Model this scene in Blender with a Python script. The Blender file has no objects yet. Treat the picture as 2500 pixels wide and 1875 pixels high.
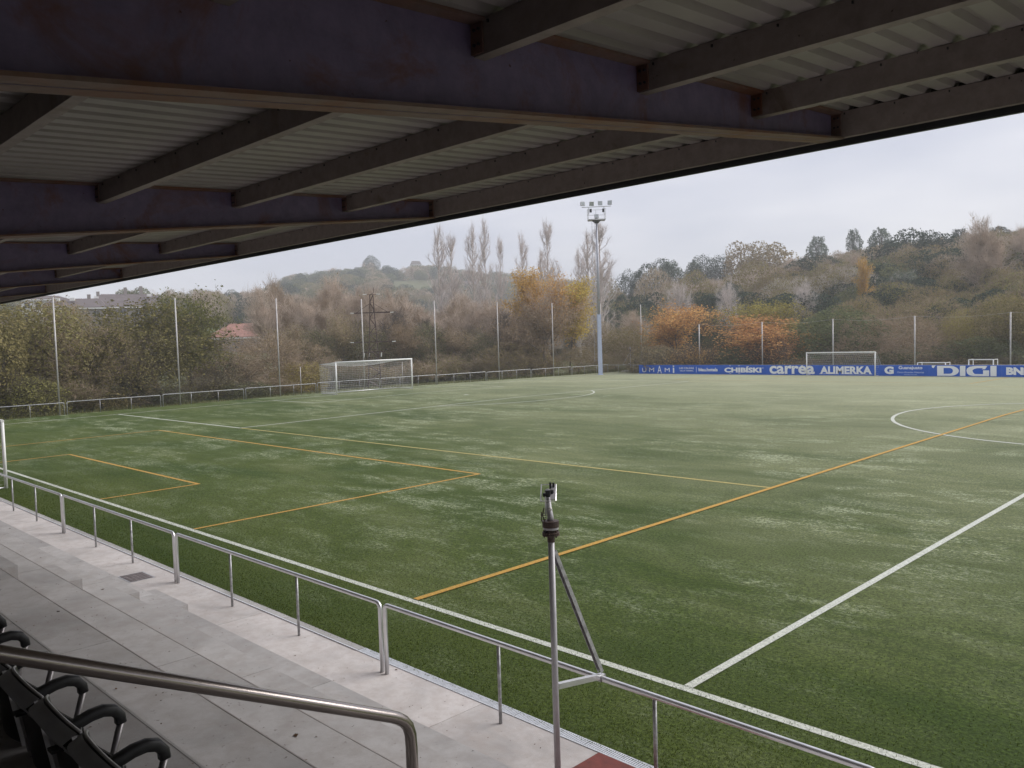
import bpy, bmesh, math, random
import numpy as np
from mathutils import Vector, Matrix
R = math.radians
C = bpy.context.scene.collection
scene = bpy.context.scene

# ------------------------------------------------------------------ camera, light, exposure
CAM = np.array([5.4842, -8.1298, 4.1542]); YAW, PITCH, ROLL, FPX = 0.7901682, -0.0539653, -0.0312848, 2049.877
def cam_axes():
    f = np.array([-math.sin(YAW)*math.cos(PITCH), math.cos(YAW)*math.cos(PITCH), math.sin(PITCH)])
    r = np.array([math.cos(YAW), math.sin(YAW), 0.]); u = np.cross(r, f)
    c, s = math.cos(ROLL), math.sin(ROLL)
    return c*r+s*u, -s*r+c*u, f
AR, AU, AF = cam_axes()
cd = bpy.data.cameras.new('camera'); cam = bpy.data.objects.new('camera', cd); C.objects.link(cam)
cam.matrix_world = Matrix(((AR[0], AU[0], -AF[0], CAM[0]), (AR[1], AU[1], -AF[1], CAM[1]), (AR[2], AU[2], -AF[2], CAM[2]), (0, 0, 0, 1)))
cd.sensor_width = 36; cd.lens = FPX/2500*36; cd.clip_start = .05; cd.clip_end = 8000
scene.camera = cam

EXPO = 1.08
SUN_EL, SUN_AZ = R(38), R(62)          # azimuth measured from +X towards +Y
world = bpy.data.worlds.new('World'); scene.world = world; world.use_nodes = True
nt = world.node_tree; nt.nodes.clear()
def wn(t, **k):
    n = nt.nodes.new(t)
    for a, b in k.items(): setattr(n, a, b)
    return n
out = wn('ShaderNodeOutputWorld'); bg = wn('ShaderNodeBackground'); bg.inputs['Strength'].default_value = 0.1
sky = wn('ShaderNodeTexSky', sky_type='NISHITA', sun_disc=False, sun_elevation=SUN_EL, sun_rotation=R(90)-SUN_AZ, air_density=1.0, dust_density=2.0)
tc = wn('ShaderNodeTexCoord'); mp = wn('ShaderNodeMapping'); mp.inputs['Scale'].default_value = (1.2, 1.2, 4.5)
nz = wn('ShaderNodeTexNoise'); nz.inputs['Scale'].default_value = 1.9; nz.inputs['Detail'].default_value = 4; nz.inputs['Roughness'].default_value = .5
cr = wn('ShaderNodeValToRGB'); cr.color_ramp.elements[0].position = .38; cr.color_ramp.elements[1].position = .62
cr.color_ramp.elements[0].color = (3.0, 3.1, 3.66, 1); cr.color_ramp.elements[1].color = (4.25, 4.22, 4.55, 1)
mx = wn('ShaderNodeMix', data_type='RGBA'); mx.inputs[0].default_value = .93
nt.links.new(tc.outputs['Generated'], mp.inputs['Vector']); nt.links.new(mp.outputs[0], nz.inputs['Vector']); nt.links.new(nz.outputs['Fac'], cr.inputs[0])
nt.links.new(sky.outputs[0], mx.inputs[6]); nt.links.new(cr.outputs[0], mx.inputs[7]); nt.links.new(mx.outputs[2], bg.inputs['Color']); nt.links.new(bg.outputs[0], out.inputs['Surface'])
sd = bpy.data.lights.new('sun', 'SUN'); sun = bpy.data.objects.new('sun', sd); C.objects.link(sun)
sd.energy = 1.5; sd.angle = R(40); sd.color = (1, .97, .93)
sdir = Vector((math.cos(SUN_EL)*math.cos(SUN_AZ), math.cos(SUN_EL)*math.sin(SUN_AZ), math.sin(SUN_EL)))
sun.rotation_euler = sdir.to_track_quat('Z', 'Y').to_euler()
scene.view_settings.view_transform = 'Standard'; scene.view_settings.look = 'None'; scene.view_settings.gamma = 1
scene.view_settings.use_curve_mapping = False; scene.view_settings.exposure = EXPO
scene.cycles.max_bounces = 8; scene.cycles.diffuse_bounces = 4; scene.cycles.volume_bounces = 1; scene.cycles.transparent_max_bounces = 12

# ------------------------------------------------------------------ measuring helpers
def ray(u, v):
    return AF + (u-1250)/FPX*AR - (v-937.5)/FPX*AU
def azim(u, v=830):
    d = ray(u, v); return math.atan2(d[1], d[0])
def elev(u, v):
    d = ray(u, v); return d[2]/math.hypot(d[0], d[1])
W = 63.857; LH = 50.658; XO = 5.144
def zt(y):
    return .22*max(0., min(y, W-y))/(W/2)
def onplane_y(u, v, y):
    d = ray(u, v); return CAM + d*(y-CAM[1])/d[1]

# ------------------------------------------------------------------ materials
def mat(name, rough=.6, metal=0., spec=.5):
    m = bpy.data.materials.new(name); m.use_nodes = True
    b = m.node_tree.nodes['Principled BSDF']
    b.inputs['Roughness'].default_value = rough; b.inputs['Metallic'].default_value = metal
    b.inputs['Specular IOR Level'].default_value = spec
    return m, m.node_tree, b
def N(nt, t, inp=None, **k):
    n = nt.nodes.new(t)
    for a, b in k.items(): setattr(n, a, b)
    for a, b in (inp or {}).items(): n.inputs[a].default_value = b
    return n
def noise(nt, scale, detail=3, rough=.55, stretch=None, coord='Object', dist=0.):
    t = N(nt, 'ShaderNodeTexCoord'); z = N(nt, 'ShaderNodeTexNoise', {'Scale': scale, 'Detail': detail, 'Roughness': rough, 'Distortion': dist})
    if coord == 'World':
        t = N(nt, 'ShaderNodeNewGeometry'); o = t.outputs['Position']
    else: o = t.outputs[coord]
    if stretch:
        m = N(nt, 'ShaderNodeMapping'); m.inputs['Scale'].default_value = stretch
        nt.links.new(o, m.inputs[0]); o = m.outputs[0]
    nt.links.new(o, z.inputs['Vector']); return z.outputs['Fac']
def ramp(nt, fac, stops):
    r = N(nt, 'ShaderNodeValToRGB'); e = r.color_ramp.elements
    while len(e) < len(stops): e.new(.5)
    for i, (p, c) in enumerate(stops): e[i].position = p; e[i].color = (*c, 1) if len(c) == 3 else c
    nt.links.new(fac, r.inputs[0]); return r.outputs[0]
def mixc(nt, fac, a, b, mode='MIX'):
    m = N(nt, 'ShaderNodeMix', data_type='RGBA', blend_type=mode)
    for s, x in ((0, fac), (6, a), (7, b)):
        if hasattr(x, 'is_linked') or isinstance(x, bpy.types.NodeSocket): nt.links.new(x, m.inputs[s])
        elif s == 0: m.inputs[0].default_value = x
        else: m.inputs[s].default_value = (*x, 1)
    return m.outputs[2]
def bump(nt, b, h, strength=.3, dist=.01):
    n = N(nt, 'ShaderNodeBump', {'Strength': strength, 'Distance': dist}); nt.links.new(h, n.inputs['Height']); nt.links.new(n.outputs[0], b.inputs['Normal'])

def simple(name, col, rough=.6, metal=0., var=.15, scale=6, bmp=0.):
    m, t, b = mat(name, rough, metal)
    f = noise(t, scale, 4, .6, coord='World')
    lo = tuple(c*(1-var) for c in col); hi = tuple(min(1, c*(1+var)) for c in col)
    t.links.new(ramp(t, f, [(.3, lo), (.7, hi)]), b.inputs['Base Color'])
    if bmp: bump(t, b, noise(t, scale*12, 3, .6, coord='World'), bmp)
    return m

def turf_mat():
    m, t, b = mat('artificial_turf', .85, 0, .12)
    big = noise(t, .12, 4, .6, (1, 2.2, 1), 'World', .6)
    mid = noise(t, .80, 6, .74, (.6, 1.5, 1), 'World', .3)
    fine = noise(t, 22, 4, .8, (1, 1, 1), 'World')
    speck = noise(t, 13, 5, .85, (.8, 1.2, 1), 'World')
    base = ramp(t, big, [(.32, (.037, .062, .012)), (.68, (.072, .095, .022))])
    fr = N(t, 'ShaderNodeMath', operation='MULTIPLY'); brush = noise(t, 1.0, 4, .6, (.05, .75, 1), 'World', .2)
    base = mixc(t, 1., base, ramp(t, brush, [(.38, (.93, .94, .93)), (.62, (1.08, 1.07, 1.07))]), 'MULTIPLY')
    rm = ramp(t, mid, [(.46, (.05,)*3), (.60, (1, 1, 1))]); rs = ramp(t, speck, [(.49, (.06,)*3), (.55, (1,)*3)])
    t.links.new(rm, fr.inputs[0]); t.links.new(rs, fr.inputs[1])
    f2 = N(t, 'ShaderNodeMath', {1: 1.35}, operation='MULTIPLY'); t.links.new(fr.outputs[0], f2.inputs[0])
    bm = mixc(t, 1., ramp(t, brush, [(.40, (.4,)*3), (.60, (1,)*3)]), ramp(t, noise(t, .16, 3, .6, None, 'World', .8), [(.44, (.22,)*3), (.56, (1,)*3)]), 'MULTIPLY'); f3 = N(t, 'ShaderNodeMath', operation='MULTIPLY', use_clamp=True); t.links.new(f2.outputs[0], f3.inputs[0]); t.links.new(bm, f3.inputs[1])
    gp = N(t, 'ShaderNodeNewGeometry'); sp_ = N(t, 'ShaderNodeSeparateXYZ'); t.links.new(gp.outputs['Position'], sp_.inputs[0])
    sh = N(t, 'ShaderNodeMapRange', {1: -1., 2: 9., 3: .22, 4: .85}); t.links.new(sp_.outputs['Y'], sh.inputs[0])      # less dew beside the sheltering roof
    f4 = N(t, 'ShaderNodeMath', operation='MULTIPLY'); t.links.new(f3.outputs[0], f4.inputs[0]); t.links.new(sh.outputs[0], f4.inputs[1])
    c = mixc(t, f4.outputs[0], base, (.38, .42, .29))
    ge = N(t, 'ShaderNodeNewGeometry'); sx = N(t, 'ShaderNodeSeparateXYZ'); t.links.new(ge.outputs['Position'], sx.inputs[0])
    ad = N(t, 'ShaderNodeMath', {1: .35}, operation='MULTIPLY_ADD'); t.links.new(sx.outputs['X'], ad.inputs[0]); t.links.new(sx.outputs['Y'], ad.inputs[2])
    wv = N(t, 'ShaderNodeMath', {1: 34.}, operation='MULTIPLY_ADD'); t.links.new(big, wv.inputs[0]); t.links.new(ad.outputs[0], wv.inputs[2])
    far_sheen = N(t, 'ShaderNodeMapRange', {1: 18., 2: 62., 3: 0., 4: .74}); t.links.new(wv.outputs[0], far_sheen.inputs[0])
    c = mixc(t, far_sheen.outputs[0], c, (.35, .355, .25))      # far half paler: grazing sheen of the dew put into the base colour
    g = ramp(t, fine, [(.28, (.30, .33, .26)), (.5, (1, 1, 1)), (.72, (2.0, 1.95, 1.6))])
    c = mixc(t, 1.0, c, g, 'MULTIPLY')
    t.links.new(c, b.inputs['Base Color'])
    bump(t, b, fine, .9, .02)
    return m
def line_mat(name, col, dull):
    m, t, b = mat(name, .7, 0, .3)
    f = noise(t, 26, 4, .8, coord='World'); w = noise(t, .35, 3, .6, coord='World')
    c = ramp(t, f, [(.33, tuple(x*.45 for x in col)), (.6, col)])
    c = mixc(t, ramp(t, w, [(.4, (.15,)*3), (.7, (dull,)*3)]), c, (.12, .17, .07))
    t.links.new(c, b.inputs['Base Color']); bump(t, b, f, .6, .01)
    return m
def concrete_mat(name, col, stain=.5):
    m, t, b = mat(name, .75, 0, .35)
    a = noise(t, .8, 6, .62, coord='World', dist=.5); c2 = noise(t, 5, 5, .7, coord='World'); f = noise(t, 60, 3, .7, coord='World')
    c = ramp(t, a, [(.3, tuple(x*.72 for x in col)), (.52, col), (.75, tuple(min(1, x*1.12) for x in col))])
    c = mixc(t, ramp(t, c2, [(.42, (0,)*3), (.62, (stain*.55,)*3)]), c, (col[0]*.72, col[1]*.66, col[2]*.62))
    sp = noise(t, 16, 3, .75, coord='World')
    c = mixc(t, ramp(t, sp, [(.66, (0,)*3), (.72, (stain,)*3)]), c, (col[0]*.35, col[1]*.32, col[2]*.28))
    t.links.new(c, b.inputs['Base Color']); bump(t, b, f, .25, .004)
    oi = N(t, 'ShaderNodeObjectInfo')
    hs = N(t, 'ShaderNodeHueSaturation'); mr = N(t, 'ShaderNodeMapRange', {3: .90, 4: 1.08}); t.links.new(oi.outputs['Random'], mr.inputs[0]); t.links.new(mr.outputs[0], hs.inputs['Value'])
    t.links.new(c, hs.inputs['Color']); t.links.new(hs.outputs[0], b.inputs['Base Color'])
    return m
def rust_mat(name, col, rust, amount=.5):
    m, t, b = mat(name, .62, 0, .4)
    a = noise(t, 1.6, 6, .7, coord='World', dist=.8); c2 = noise(t, 9, 4, .7, coord='World')
    base = ramp(t, c2, [(.3, tuple(x*.82 for x in col)), (.7, tuple(x*1.15 for x in col))])
    c = mixc(t, ramp(t, a, [(.62-.25*amount, (0,)*3), (.80-.2*amount, (.9,)*3)]), base, rust)
    sp = noise(t, 24, 2, .6, coord='World')
    c = mixc(t, ramp(t, sp, [(.74, (0,)*3), (.77, (.8,)*3)]), c, tuple(x*.4 for x in rust))
    t.links.new(c, b.inputs['Base Color']); bump(t, b, c2, .15, .004)
    return m
def leaf_mat(name, a, b_, trans=.35, hue=.02, val=.3):
    m = bpy.data.materials.new(name); m.use_nodes = True; t = m.node_tree; t.nodes.clear()
    o = N(t, 'ShaderNodeOutputMaterial'); g = N(t, 'ShaderNodeNewGeometry'); oi = N(t, 'ShaderNodeObjectInfo')
    c = ramp(t, g.outputs['Random Per Island'], [(0, a), (1, b_)])
    big = noise(t, .22, 2, .5, coord='World')
    hs = N(t, 'ShaderNodeHueSaturation'); m1 = N(t, 'ShaderNodeMapRange', {3: .5-hue, 4: .5+hue}); m2 = N(t, 'ShaderNodeMapRange', {3: 1-val, 4: 1+val})
    t.links.new(oi.outputs['Random'], m1.inputs[0]); t.links.new(big, m2.inputs[0]); t.links.new(m1.outputs[0], hs.inputs['Hue']); t.links.new(m2.outputs[0], hs.inputs['Value'])
    t.links.new(c, hs.inputs['Color'])
    d = N(t, 'ShaderNodeBsdfDiffuse'); tr = N(t, 'ShaderNodeBsdfTranslucent'); mx = N(t, 'ShaderNodeMixShader', {0: trans})
    t.links.new(hs.outputs[0], d.inputs[0]); t.links.new(hs.outputs[0], tr.inputs[0]); t.links.new(d.outputs[0], mx.inputs[1]); t.links.new(tr.outputs[0], mx.inputs[2]); t.links.new(mx.outputs[0], o.inputs[0])
    return m

M = {}
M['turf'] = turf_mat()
M['white_line'] = line_mat('white_line_fibre', (.74, .75, .68), .2)
M['orange_line'] = line_mat('orange_line_fibre', (.66, .35, .05), .25)
M['yellow_line'] = line_mat('worn_yellow_line_fibre', (.58, .46, .15), .3)
M['concrete'] = concrete_mat('terrace_concrete', (.415, .40, .395), .75)
M['path'] = concrete_mat('path_concrete', (.55, .515, .50), .8)
M['edge'] = concrete_mat('darker_step_edge', (.34, .31, .30), .5)
M['kerb'] = concrete_mat('kerb_concrete', (.40, .39, .38), .3)
M['rafter'] = rust_mat('purple_blue_painted_steel', (.20, .16, .29), (.18, .07, .04), .42)
M['rafter_flange'] = rust_mat('rusty_flange_steel', (.20, .135, .12), (.19, .075, .04), .8)
M['purlin'] = rust_mat('grey_brown_painted_steel', (.28, .235, .22), (.15, .10, .07), .15)
M['sheet'] = simple('galvanised_roof_sheet', (.315, .285, .275), .5, .0, .16, 1.2)
M['flashing'] = simple('dark_roof_flashing', (.03, .03, .035), .5)
M['galv'] = simple('weathered_galvanised_steel', (.38, .38, .39), .45, .4, .45, 16)
M['rail_top'] = simple('worn_galvanised_top_rail', (.78, .78, .80), .30, .75, .10, 5)
M['grate'] = simple('bright_galvanised_grate', (.62, .64, .68), .45, .2, .12, 12)
M['steel'] = simple('brushed_stainless_steel', (.36, .32, .30), .24, 1., .08, 3)
M['post'] = simple('galvanised_fence_post', (.48, .46, .45), .5, .3, .18, 3)
M['white'] = simple('white_enamel_paint', (.80, .80, .78), .4, 0, .06, 4)
M['net'] = simple('pale_net_cord', (.55, .55, .55), .8)
M['mast'] = simple('grey_mast_steel', (.42, .43, .48), .5, .2)
M['mast_base'] = simple('pale_blue_mast_paint', (.50, .56, .72), .45, 0, .08)
M['lamp'] = simple('floodlight_housing', (.50, .50, .50), .4, .3)
M['glass'] = simple('floodlight_glass', (.42, .45, .46), .12)
M['black'] = simple('black_seat_plastic', (.016, .016, .019), .42)
M['arm'] = simple('black_armrest_plastic', (.010, .010, .012), .5)
M['rim'] = simple('grey_seat_edge', (.42, .41, .42), .4)
M['lip'] = simple('grey_seat_lip', (.24, .24, .25), .45)
M['seat_leg'] = simple('aluminium_seat_bracket', (.30, .28, .29), .35, .6)
M['blue'] = simple('blue_banner_vinyl', (.003, .092, .50), .7, 0, .1, .8)
M['letter'] = simple('white_vinyl_lettering', (.82, .84, .86), .5, 0, .02)
M['letter_dim'] = simple('pale_blue_vinyl_lettering', (.50, .60, .80), .5, 0, .02)
M['red_mat'] = simple('dark_red_rubber', (.16, .032, .022), .7, 0, .3, 8)
M['iron'] = simple('cast_iron_cover', (.17, .145, .145), .7, .1, .3, 14, .4)
M['pole'] = simple('pale_grey_pipe', (.42, .41, .43), .45, .2, .15, 4)
M['brown_iron'] = simple('rusty_brown_casting', (.075, .05, .042), .6, .2, .4, 20)
M['rusty'] = simple('rusty_lattice_steel', (.085, .055, .048), .7, 0, .5, 5)
M['insulator'] = simple('white_insulator', (.75, .75, .72), .4)
M['roof_slate'] = simple('grey_brown_roof_tile', (.13, .105, .105), .8, 0, .2, .8)
M['roof_red'] = simple('orange_red_roof_tile', (.30, .145, .11), .8, 0, .25, 1.5)
M['wall_pale'] = simple('pale_render', (.27, .235, .22), .8)
M['wall_white'] = simple('white_render', (.75, .74, .72), .8)
M['window'] = simple('dark_window_glass', (.03, .035, .045), .15)
M['bark'] = simple('grey_brown_bark', (.14, .115, .095), .9, 0, .3, 4)
M['bark_pale'] = simple('pale_grey_bark', (.55, .49, .45), .9, 0, .2, 4)
M['stone'] = simple('rough_stone', (.30, .28, .24), .9, 0, .3, 2, .4)

# ------------------------------------------------------------------ mesh helpers
class MB:
    def __init__(s): s.v = []; s.f = []
    def quadbox(s, P):                       # 8 corners: bottom 4 then top 4
        n = len(s.v); s.v += [tuple(p) for p in P]
        s.f += [(n, n+3, n+2, n+1), (n+4, n+5, n+6, n+7), (n, n+1, n+5, n+4), (n+1, n+2, n+6, n+5), (n+2, n+3, n+7, n+6), (n+3, n, n+4, n+7)]
        return s
    def box(s, a, b):
        (x0, y0, z0), (x1, y1, z1) = a, b
        return s.quadbox([(x0, y0, z0), (x1, y0, z0), (x1, y1, z0), (x0, y1, z0), (x0, y0, z1), (x1, y0, z1), (x1, y1, z1), (x0, y1, z1)])
    def tube(s, pts, r, n=8, cap=True, flat=None):
        pts = [Vector(p) for p in pts]; m = len(pts)
        rs = r if isinstance(r, (list, tuple)) else [r]*m
        base = len(s.v); prev = None
        for i, p in enumerate(pts):
            d = (pts[min(i+1, m-1)]-pts[max(i-1, 0)])
            d = d.normalized() if d.length > 1e-9 else Vector((0, 0, 1))
            if prev is None:
                a = Vector((0, 0, 1)) if abs(d.z) < .9 else Vector((1, 0, 0))
                e1 = d.cross(a).normalized()
            else: e1 = (prev-d*prev.dot(d)).normalized()
            prev = e1; e2 = d.cross(e1)
            for k in range(n):
                t = 2*math.pi*(k+.5)/n; s.v.append(tuple(p+(e1*math.cos(t)+e2*math.sin(t))*rs[i]))
        for i in range(m-1):
            for k in range(n):
                a = base+i*n+k; b = base+i*n+(k+1) % n; s.f.append((a, b, b+n, a+n))
        if cap:
            s.f.append(tuple(base+k for k in range(n))[::-1]); s.f.append(tuple(base+(m-1)*n+k for k in range(n)))
        return s
    def poly(s, P):
        n = len(s.v); s.v += [tuple(p) for p in P]; s.f.append(tuple(range(n, n+len(P)))); return s
    def prism(s, prof, axis, a, b):          # closed 2D profile extruded along axis between a and b
        n = len(s.v); k = len(prof)
        for t in (a, b):
            for (p, q) in prof:
                s.v.append({'x': (t, p, q), 'y': (p, t, q), 'z': (p, q, t)}[axis])
        for i in range(k): s.f.append((n+i, n+(i+1) % k, n+k+(i+1) % k, n+k+i))
        s.f.append(tuple(n+i for i in range(k))[::-1]); s.f.append(tuple(n+k+i for i in range(k))); return s
    def mesh(s, name, m=None, smooth=False):
        me = bpy.data.meshes.new(name); me.from_pydata(s.v, [], s.f); me.update()
        bm = bmesh.new(); bm.from_mesh(me); bmesh.ops.recalc_face_normals(bm, faces=bm.faces); bm.to_mesh(me); bm.free()
        if m is not None: me.materials.append(m)
        if smooth:
            me.polygons.foreach_set('use_smooth', [len(p.vertices) == 4 for p in me.polygons])
        return me
def obj(name, me, parent=None, loc=(0, 0, 0), rot=(0, 0, 0), label=None, cat=None, group=None, kind=None):
    o = bpy.data.objects.new(name, me); C.objects.link(o); o.location = loc; o.rotation_euler = rot
    if parent is not None: o.parent = parent
    for k, v in (('label', label), ('category', cat), ('group', group), ('kind', kind)):
        if v: o[k] = v
    return o
def thing(name, loc=(0, 0, 0), rot=(0, 0, 0), label=None, cat=None, group=None, kind=None):
    return obj(name, None, None, loc, rot, label, cat, group, kind)
def copy_tree(o, loc, rot=None, label=None, scale=None):
    kids = list(o.children); c = o.copy(); C.objects.link(c); c.location = loc
    if rot is not None: c.rotation_euler = rot
    if scale is not None: c.scale = scale
    if label: c['label'] = label
    for k in kids:
        d = k.copy(); C.objects.link(d); d.parent = c
        for g in list(k.children):
            e = g.copy(); C.objects.link(e); e.parent = d
    return c

# ------------------------------------------------------------------ terrain
AZN = np.array([0, 60, 95, 103, 110, 116, 122, 127, 132, 137, 141, 145, 149, 153, 157, 162, 168, 180, 240, 360.])
RN = np.array([0, 70, 85, 110, 150, 200, 260, 330, 450, 600, 720, 900, 1400, 3500.])
TZ = np.array([
 #  0 70 85 110 150 200 260 330 450 600 720 900 1400 3500
 [0, 0, 0, 1, 3, 6, 9, 12, 15, 18, 20, 22, 20, 10],      # 0
 [0, 0, 0, 1, 4, 10, 18, 22, 24, 26, 28, 28, 22, 10],    # 60
 [0, 0, 0, 2, 8, 15, 21, 24, 25, 24, 24, 24, 22, 10],    # 95
 [0, 0, 0, 2, 8, 14.5, 20, 22, 22, 22, 22, 22, 20, 10],    # 103
 [0, 0, 0, 2, 7, 13.5, 18.5, 20, 20, 20, 20, 20, 18, 10],    # 110
 [0, 0, 0, 1, 5.5, 11.5, 15.5, 17, 17, 18, 18, 18, 18, 10],    # 116
 [0, 0, 0, 0, 3.5, 8, 11, 12, 13, 15, 16, 18, 18, 10],     # 122
 [0, 0, 0, 0, 1, 3, 5, 7, 12, 22, 30, 31, 28, 15],      # 127
 [0, 0, 0, -1, 0, 1, 2, 4, 14, 34, 46, 48, 36, 15],      # 132
 [0, 0, 0, -1, 0, 1, 2, 4, 18, 42, 55, 55, 38, 15],      # 137
 [0, 0, 0, -1, 0, 1, 3, 7, 24, 47, 60, 58, 38, 15],      # 141
 [0, 0, 0, -1, 0, 2, 5, 10, 27, 50, 62, 58, 38, 15],     # 145
 [0, 0, 0, 0, 1, 3, 8, 14, 28, 46, 54, 50, 34, 15],      # 149
 [0, 0, 0, 0, 1, 4, 9, 15, 22, 29, 33, 32, 28, 15],      # 153
 [0, 0, 0, 0, 2, 6, 11, 15, 18, 20, 22, 22, 22, 15],     # 157
 [0, 0, 0, 0, 3, 8, 11, 13, 15, 17, 18, 18, 18, 15],     # 162
 [0, 0, 0, 0, 3, 8, 11, 13, 15, 17, 18, 18, 18, 15],     # 168
 [0, 0, 0, 0, 3, 8, 11, 13, 15, 17, 18, 18, 18, 15],     # 180
 [0, 0, 0, 0, 1, 3, 5, 7, 9, 10, 12, 12, 12, 10],        # 240
 [0, 0, 0, 1, 3, 6, 9, 12, 15, 18, 20, 22, 20, 10],      # 360
], float)
def gz(x, y):
    dx, dy = x-CAM[0], y-CAM[1]; r = math.hypot(dx, dy); a = math.degrees(math.atan2(dy, dx)) % 360
    i = int(np.clip(np.searchsorted(AZN, a)-1, 0, len(AZN)-2)); j = int(np.clip(np.searchsorted(RN, r)-1, 0, len(RN)-2))
    s = min(1, max(0, (a-AZN[i])/(AZN[i+1]-AZN[i]))); t = min(1, max(0, (r-RN[j])/(RN[j+1]-RN[j])))
    s = s*s*(3-2*s)
    z = (TZ[i, j]*(1-t)+TZ[i, j+1]*t)*(1-s)+(TZ[i+1, j]*(1-t)+TZ[i+1, j+1]*t)*s
    k = max(-58-x, x-70, y-74, -22-y)        # flat around the pitch
    k = min(1, max(0, k/14)); 
    z *= k*k*(3-2*k)
    if r > 130: z += 1.2*math.sin(x*.021)*math.sin(y*.017+1)*min(1, (r-130)/100)
    return z-.06
def at(u, rng):
    a = azim(u); x = CAM[0]+rng*math.cos(a); y = CAM[1]+rng*math.sin(a); return x, y, gz(x, y)
def build_terrain():
    A = np.concatenate([np.arange(0, 95, 5.), np.arange(95, 172, 1.), np.arange(172, 360, 5.)])
    rr = np.concatenate([[2], np.arange(10, 160, 6.), np.arange(160, 480, 14.), np.arange(480, 960, 28.), [1050, 1200, 1400, 1800, 2400, 3500]])
    v = []; f = []
    for a in A:
        for r in rr:
            x = CAM[0]+r*math.cos(R(a)); y = CAM[1]+r*math.sin(R(a)); v.append((x, y, gz(x, y)))
    n = len(rr); m = len(A)
    for i in range(m):
        for j in range(n-1):
            a = i*n+j; b = ((i+1) % m)*n+j; f.append((a, a+1, b+1, b))
    f.append(tuple(i*n for i in range(m))[::-1])
    me = bpy.data.meshes.new('ground'); me.from_pydata(v, [], f); me.update()
    me.polygons.foreach_set('use_smooth', [True]*len(me.polygons))
    mt, t, b = mat('rough_grass_and_fields', .9, 0, .2)
    a1 = noise(t, .010, 3, .5, coord='World'); a2 = noise(t, .35, 5, .65, coord='World'); a3 = noise(t, 3.0, 4, .7, coord='World')
    c = ramp(t, a1, [(.38, (.085, .095, .035)), (.5, (.12, .155, .05)), (.62, (.14, .15, .07))])
    c = mixc(t, ramp(t, a2, [(.4, (0,)*3), (.65, (.7,)*3)]), c, (.075, .065, .04))
    c = mixc(t, .5, c, mixc(t, 1., c, ramp(t, a3, [(.3, (.5,)*3), (.7, (1.4,)*3)]), 'MULTIPLY'))
    t.links.new(c, b.inputs['Base Color']); me.materials.append(mt)
    obj('ground', me, kind='structure')
build_terrain()

# ------------------------------------------------------------------ pitch
def sheet(name, outline_fn, m, kind='structure'):
    pass
mb = MB()
X0, X1, Y0, Y1 = -54.6, 54.6, -1.70, 68.5
ys = [Y0, 0, W/2, W, Y1]
for i in range(4):
    a, b = ys[i], ys[i+1]; mb.poly([(X0, a, zt(a)), (X1, a, zt(a)), (X1, b, zt(b)), (X0, b, zt(b))])
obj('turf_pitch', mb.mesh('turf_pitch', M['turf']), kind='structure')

def xline(mb, x0, x1, y, w=.10, h=.004):
    for a, b in ((y-w/2, y+w/2),):
        mb.poly([(x0, a, zt(a)+h), (x1, a, zt(a)+h), (x1, b, zt(b)+h), (x0, b, zt(b)+h)])
def yline(mb, y0, y1, x, w=.10, h=.008):
    c = [y0]+[k for k in (0, W/2, W) if y0 < k < y1]+[y1]
    for a, b in zip(c[:-1], c[1:]): mb.poly([(x-w/2, a, zt(a)+h), (x+w/2, a, zt(a)+h), (x+w/2, b, zt(b)+h), (x-w/2, b, zt(b)+h)])
def arc(mb, cx, cy, r, a0, a1, w=.10, h=.012, n=64):
    for k in range(n):
        t0 = a0+(a1-a0)*k/n; t1 = a0+(a1-a0)*(k+1)/n; P = []
        for t, q in ((t0, r-w/2), (t0, r+w/2), (t1, r+w/2), (t1, r-w/2)):
            x = cx+q*math.cos(t); y = cy+q*math.sin(t); P.append((x, y, zt(y)+h))
        mb.poly(P)
BY = (W-40.32)/2
mk = MB(); xline(mk, -LH, LH, 0, .12); obj('near_touchline', mk.mesh('near_touchline', M['white_line']), kind='structure')
mk = MB(); xline(mk, -LH, LH, W, .12); obj('far_touchline', mk.mesh('far_touchline', M['white_line']), kind='structure')
mk = MB(); yline(mk, .06, W-.06, 0, .12); obj('halfway_line', mk.mesh('halfway_line', M['white_line']), kind='structure')
mk = MB(); arc(mk, 0, W/2, 9.15, 0, 2*math.pi, .14, n=96); arc(mk, 0, W/2, .12, 0, 2*math.pi, .2, .014, 16); obj('centre_circle', mk.mesh('centre_circle', M['white_line']), kind='structure')
for s in (-1, 1):
    mk = MB(); yline(mk, .06, W-.06, s*LH, .12); obj('goal_line', mk.mesh('goal_line', M['white_line']), kind='structure')
    mk = MB(); xl = sorted((s*LH, s*(LH-16.5)))
    xline(mk, xl[0], xl[1], BY, .12); xline(mk, xl[0], xl[1], W-BY, .12); yline(mk, BY, W-BY, s*(LH-16.5), .12)
    xs = sorted((s*LH, s*(LH-5.5))); xline(mk, xs[0], xs[1], W/2-9.16, .1); xline(mk, xs[0], xs[1], W/2+9.16, .1); yline(mk, W/2-9.16, W/2+9.16, s*(LH-5.5), .1)
    h = math.acos(5.5/9.15); c0 = 0 if s < 0 else math.pi
    arc(mk, s*(LH-11), W/2, 9.15, c0-h, c0+h, .12, .012, 32); arc(mk, s*(LH-11), W/2, .1, 0, 6.283, .2, .012, 12)
    obj('penalty_area_line', mk.mesh('penalty_area_line', M['white_line']), kind='structure')
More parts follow.
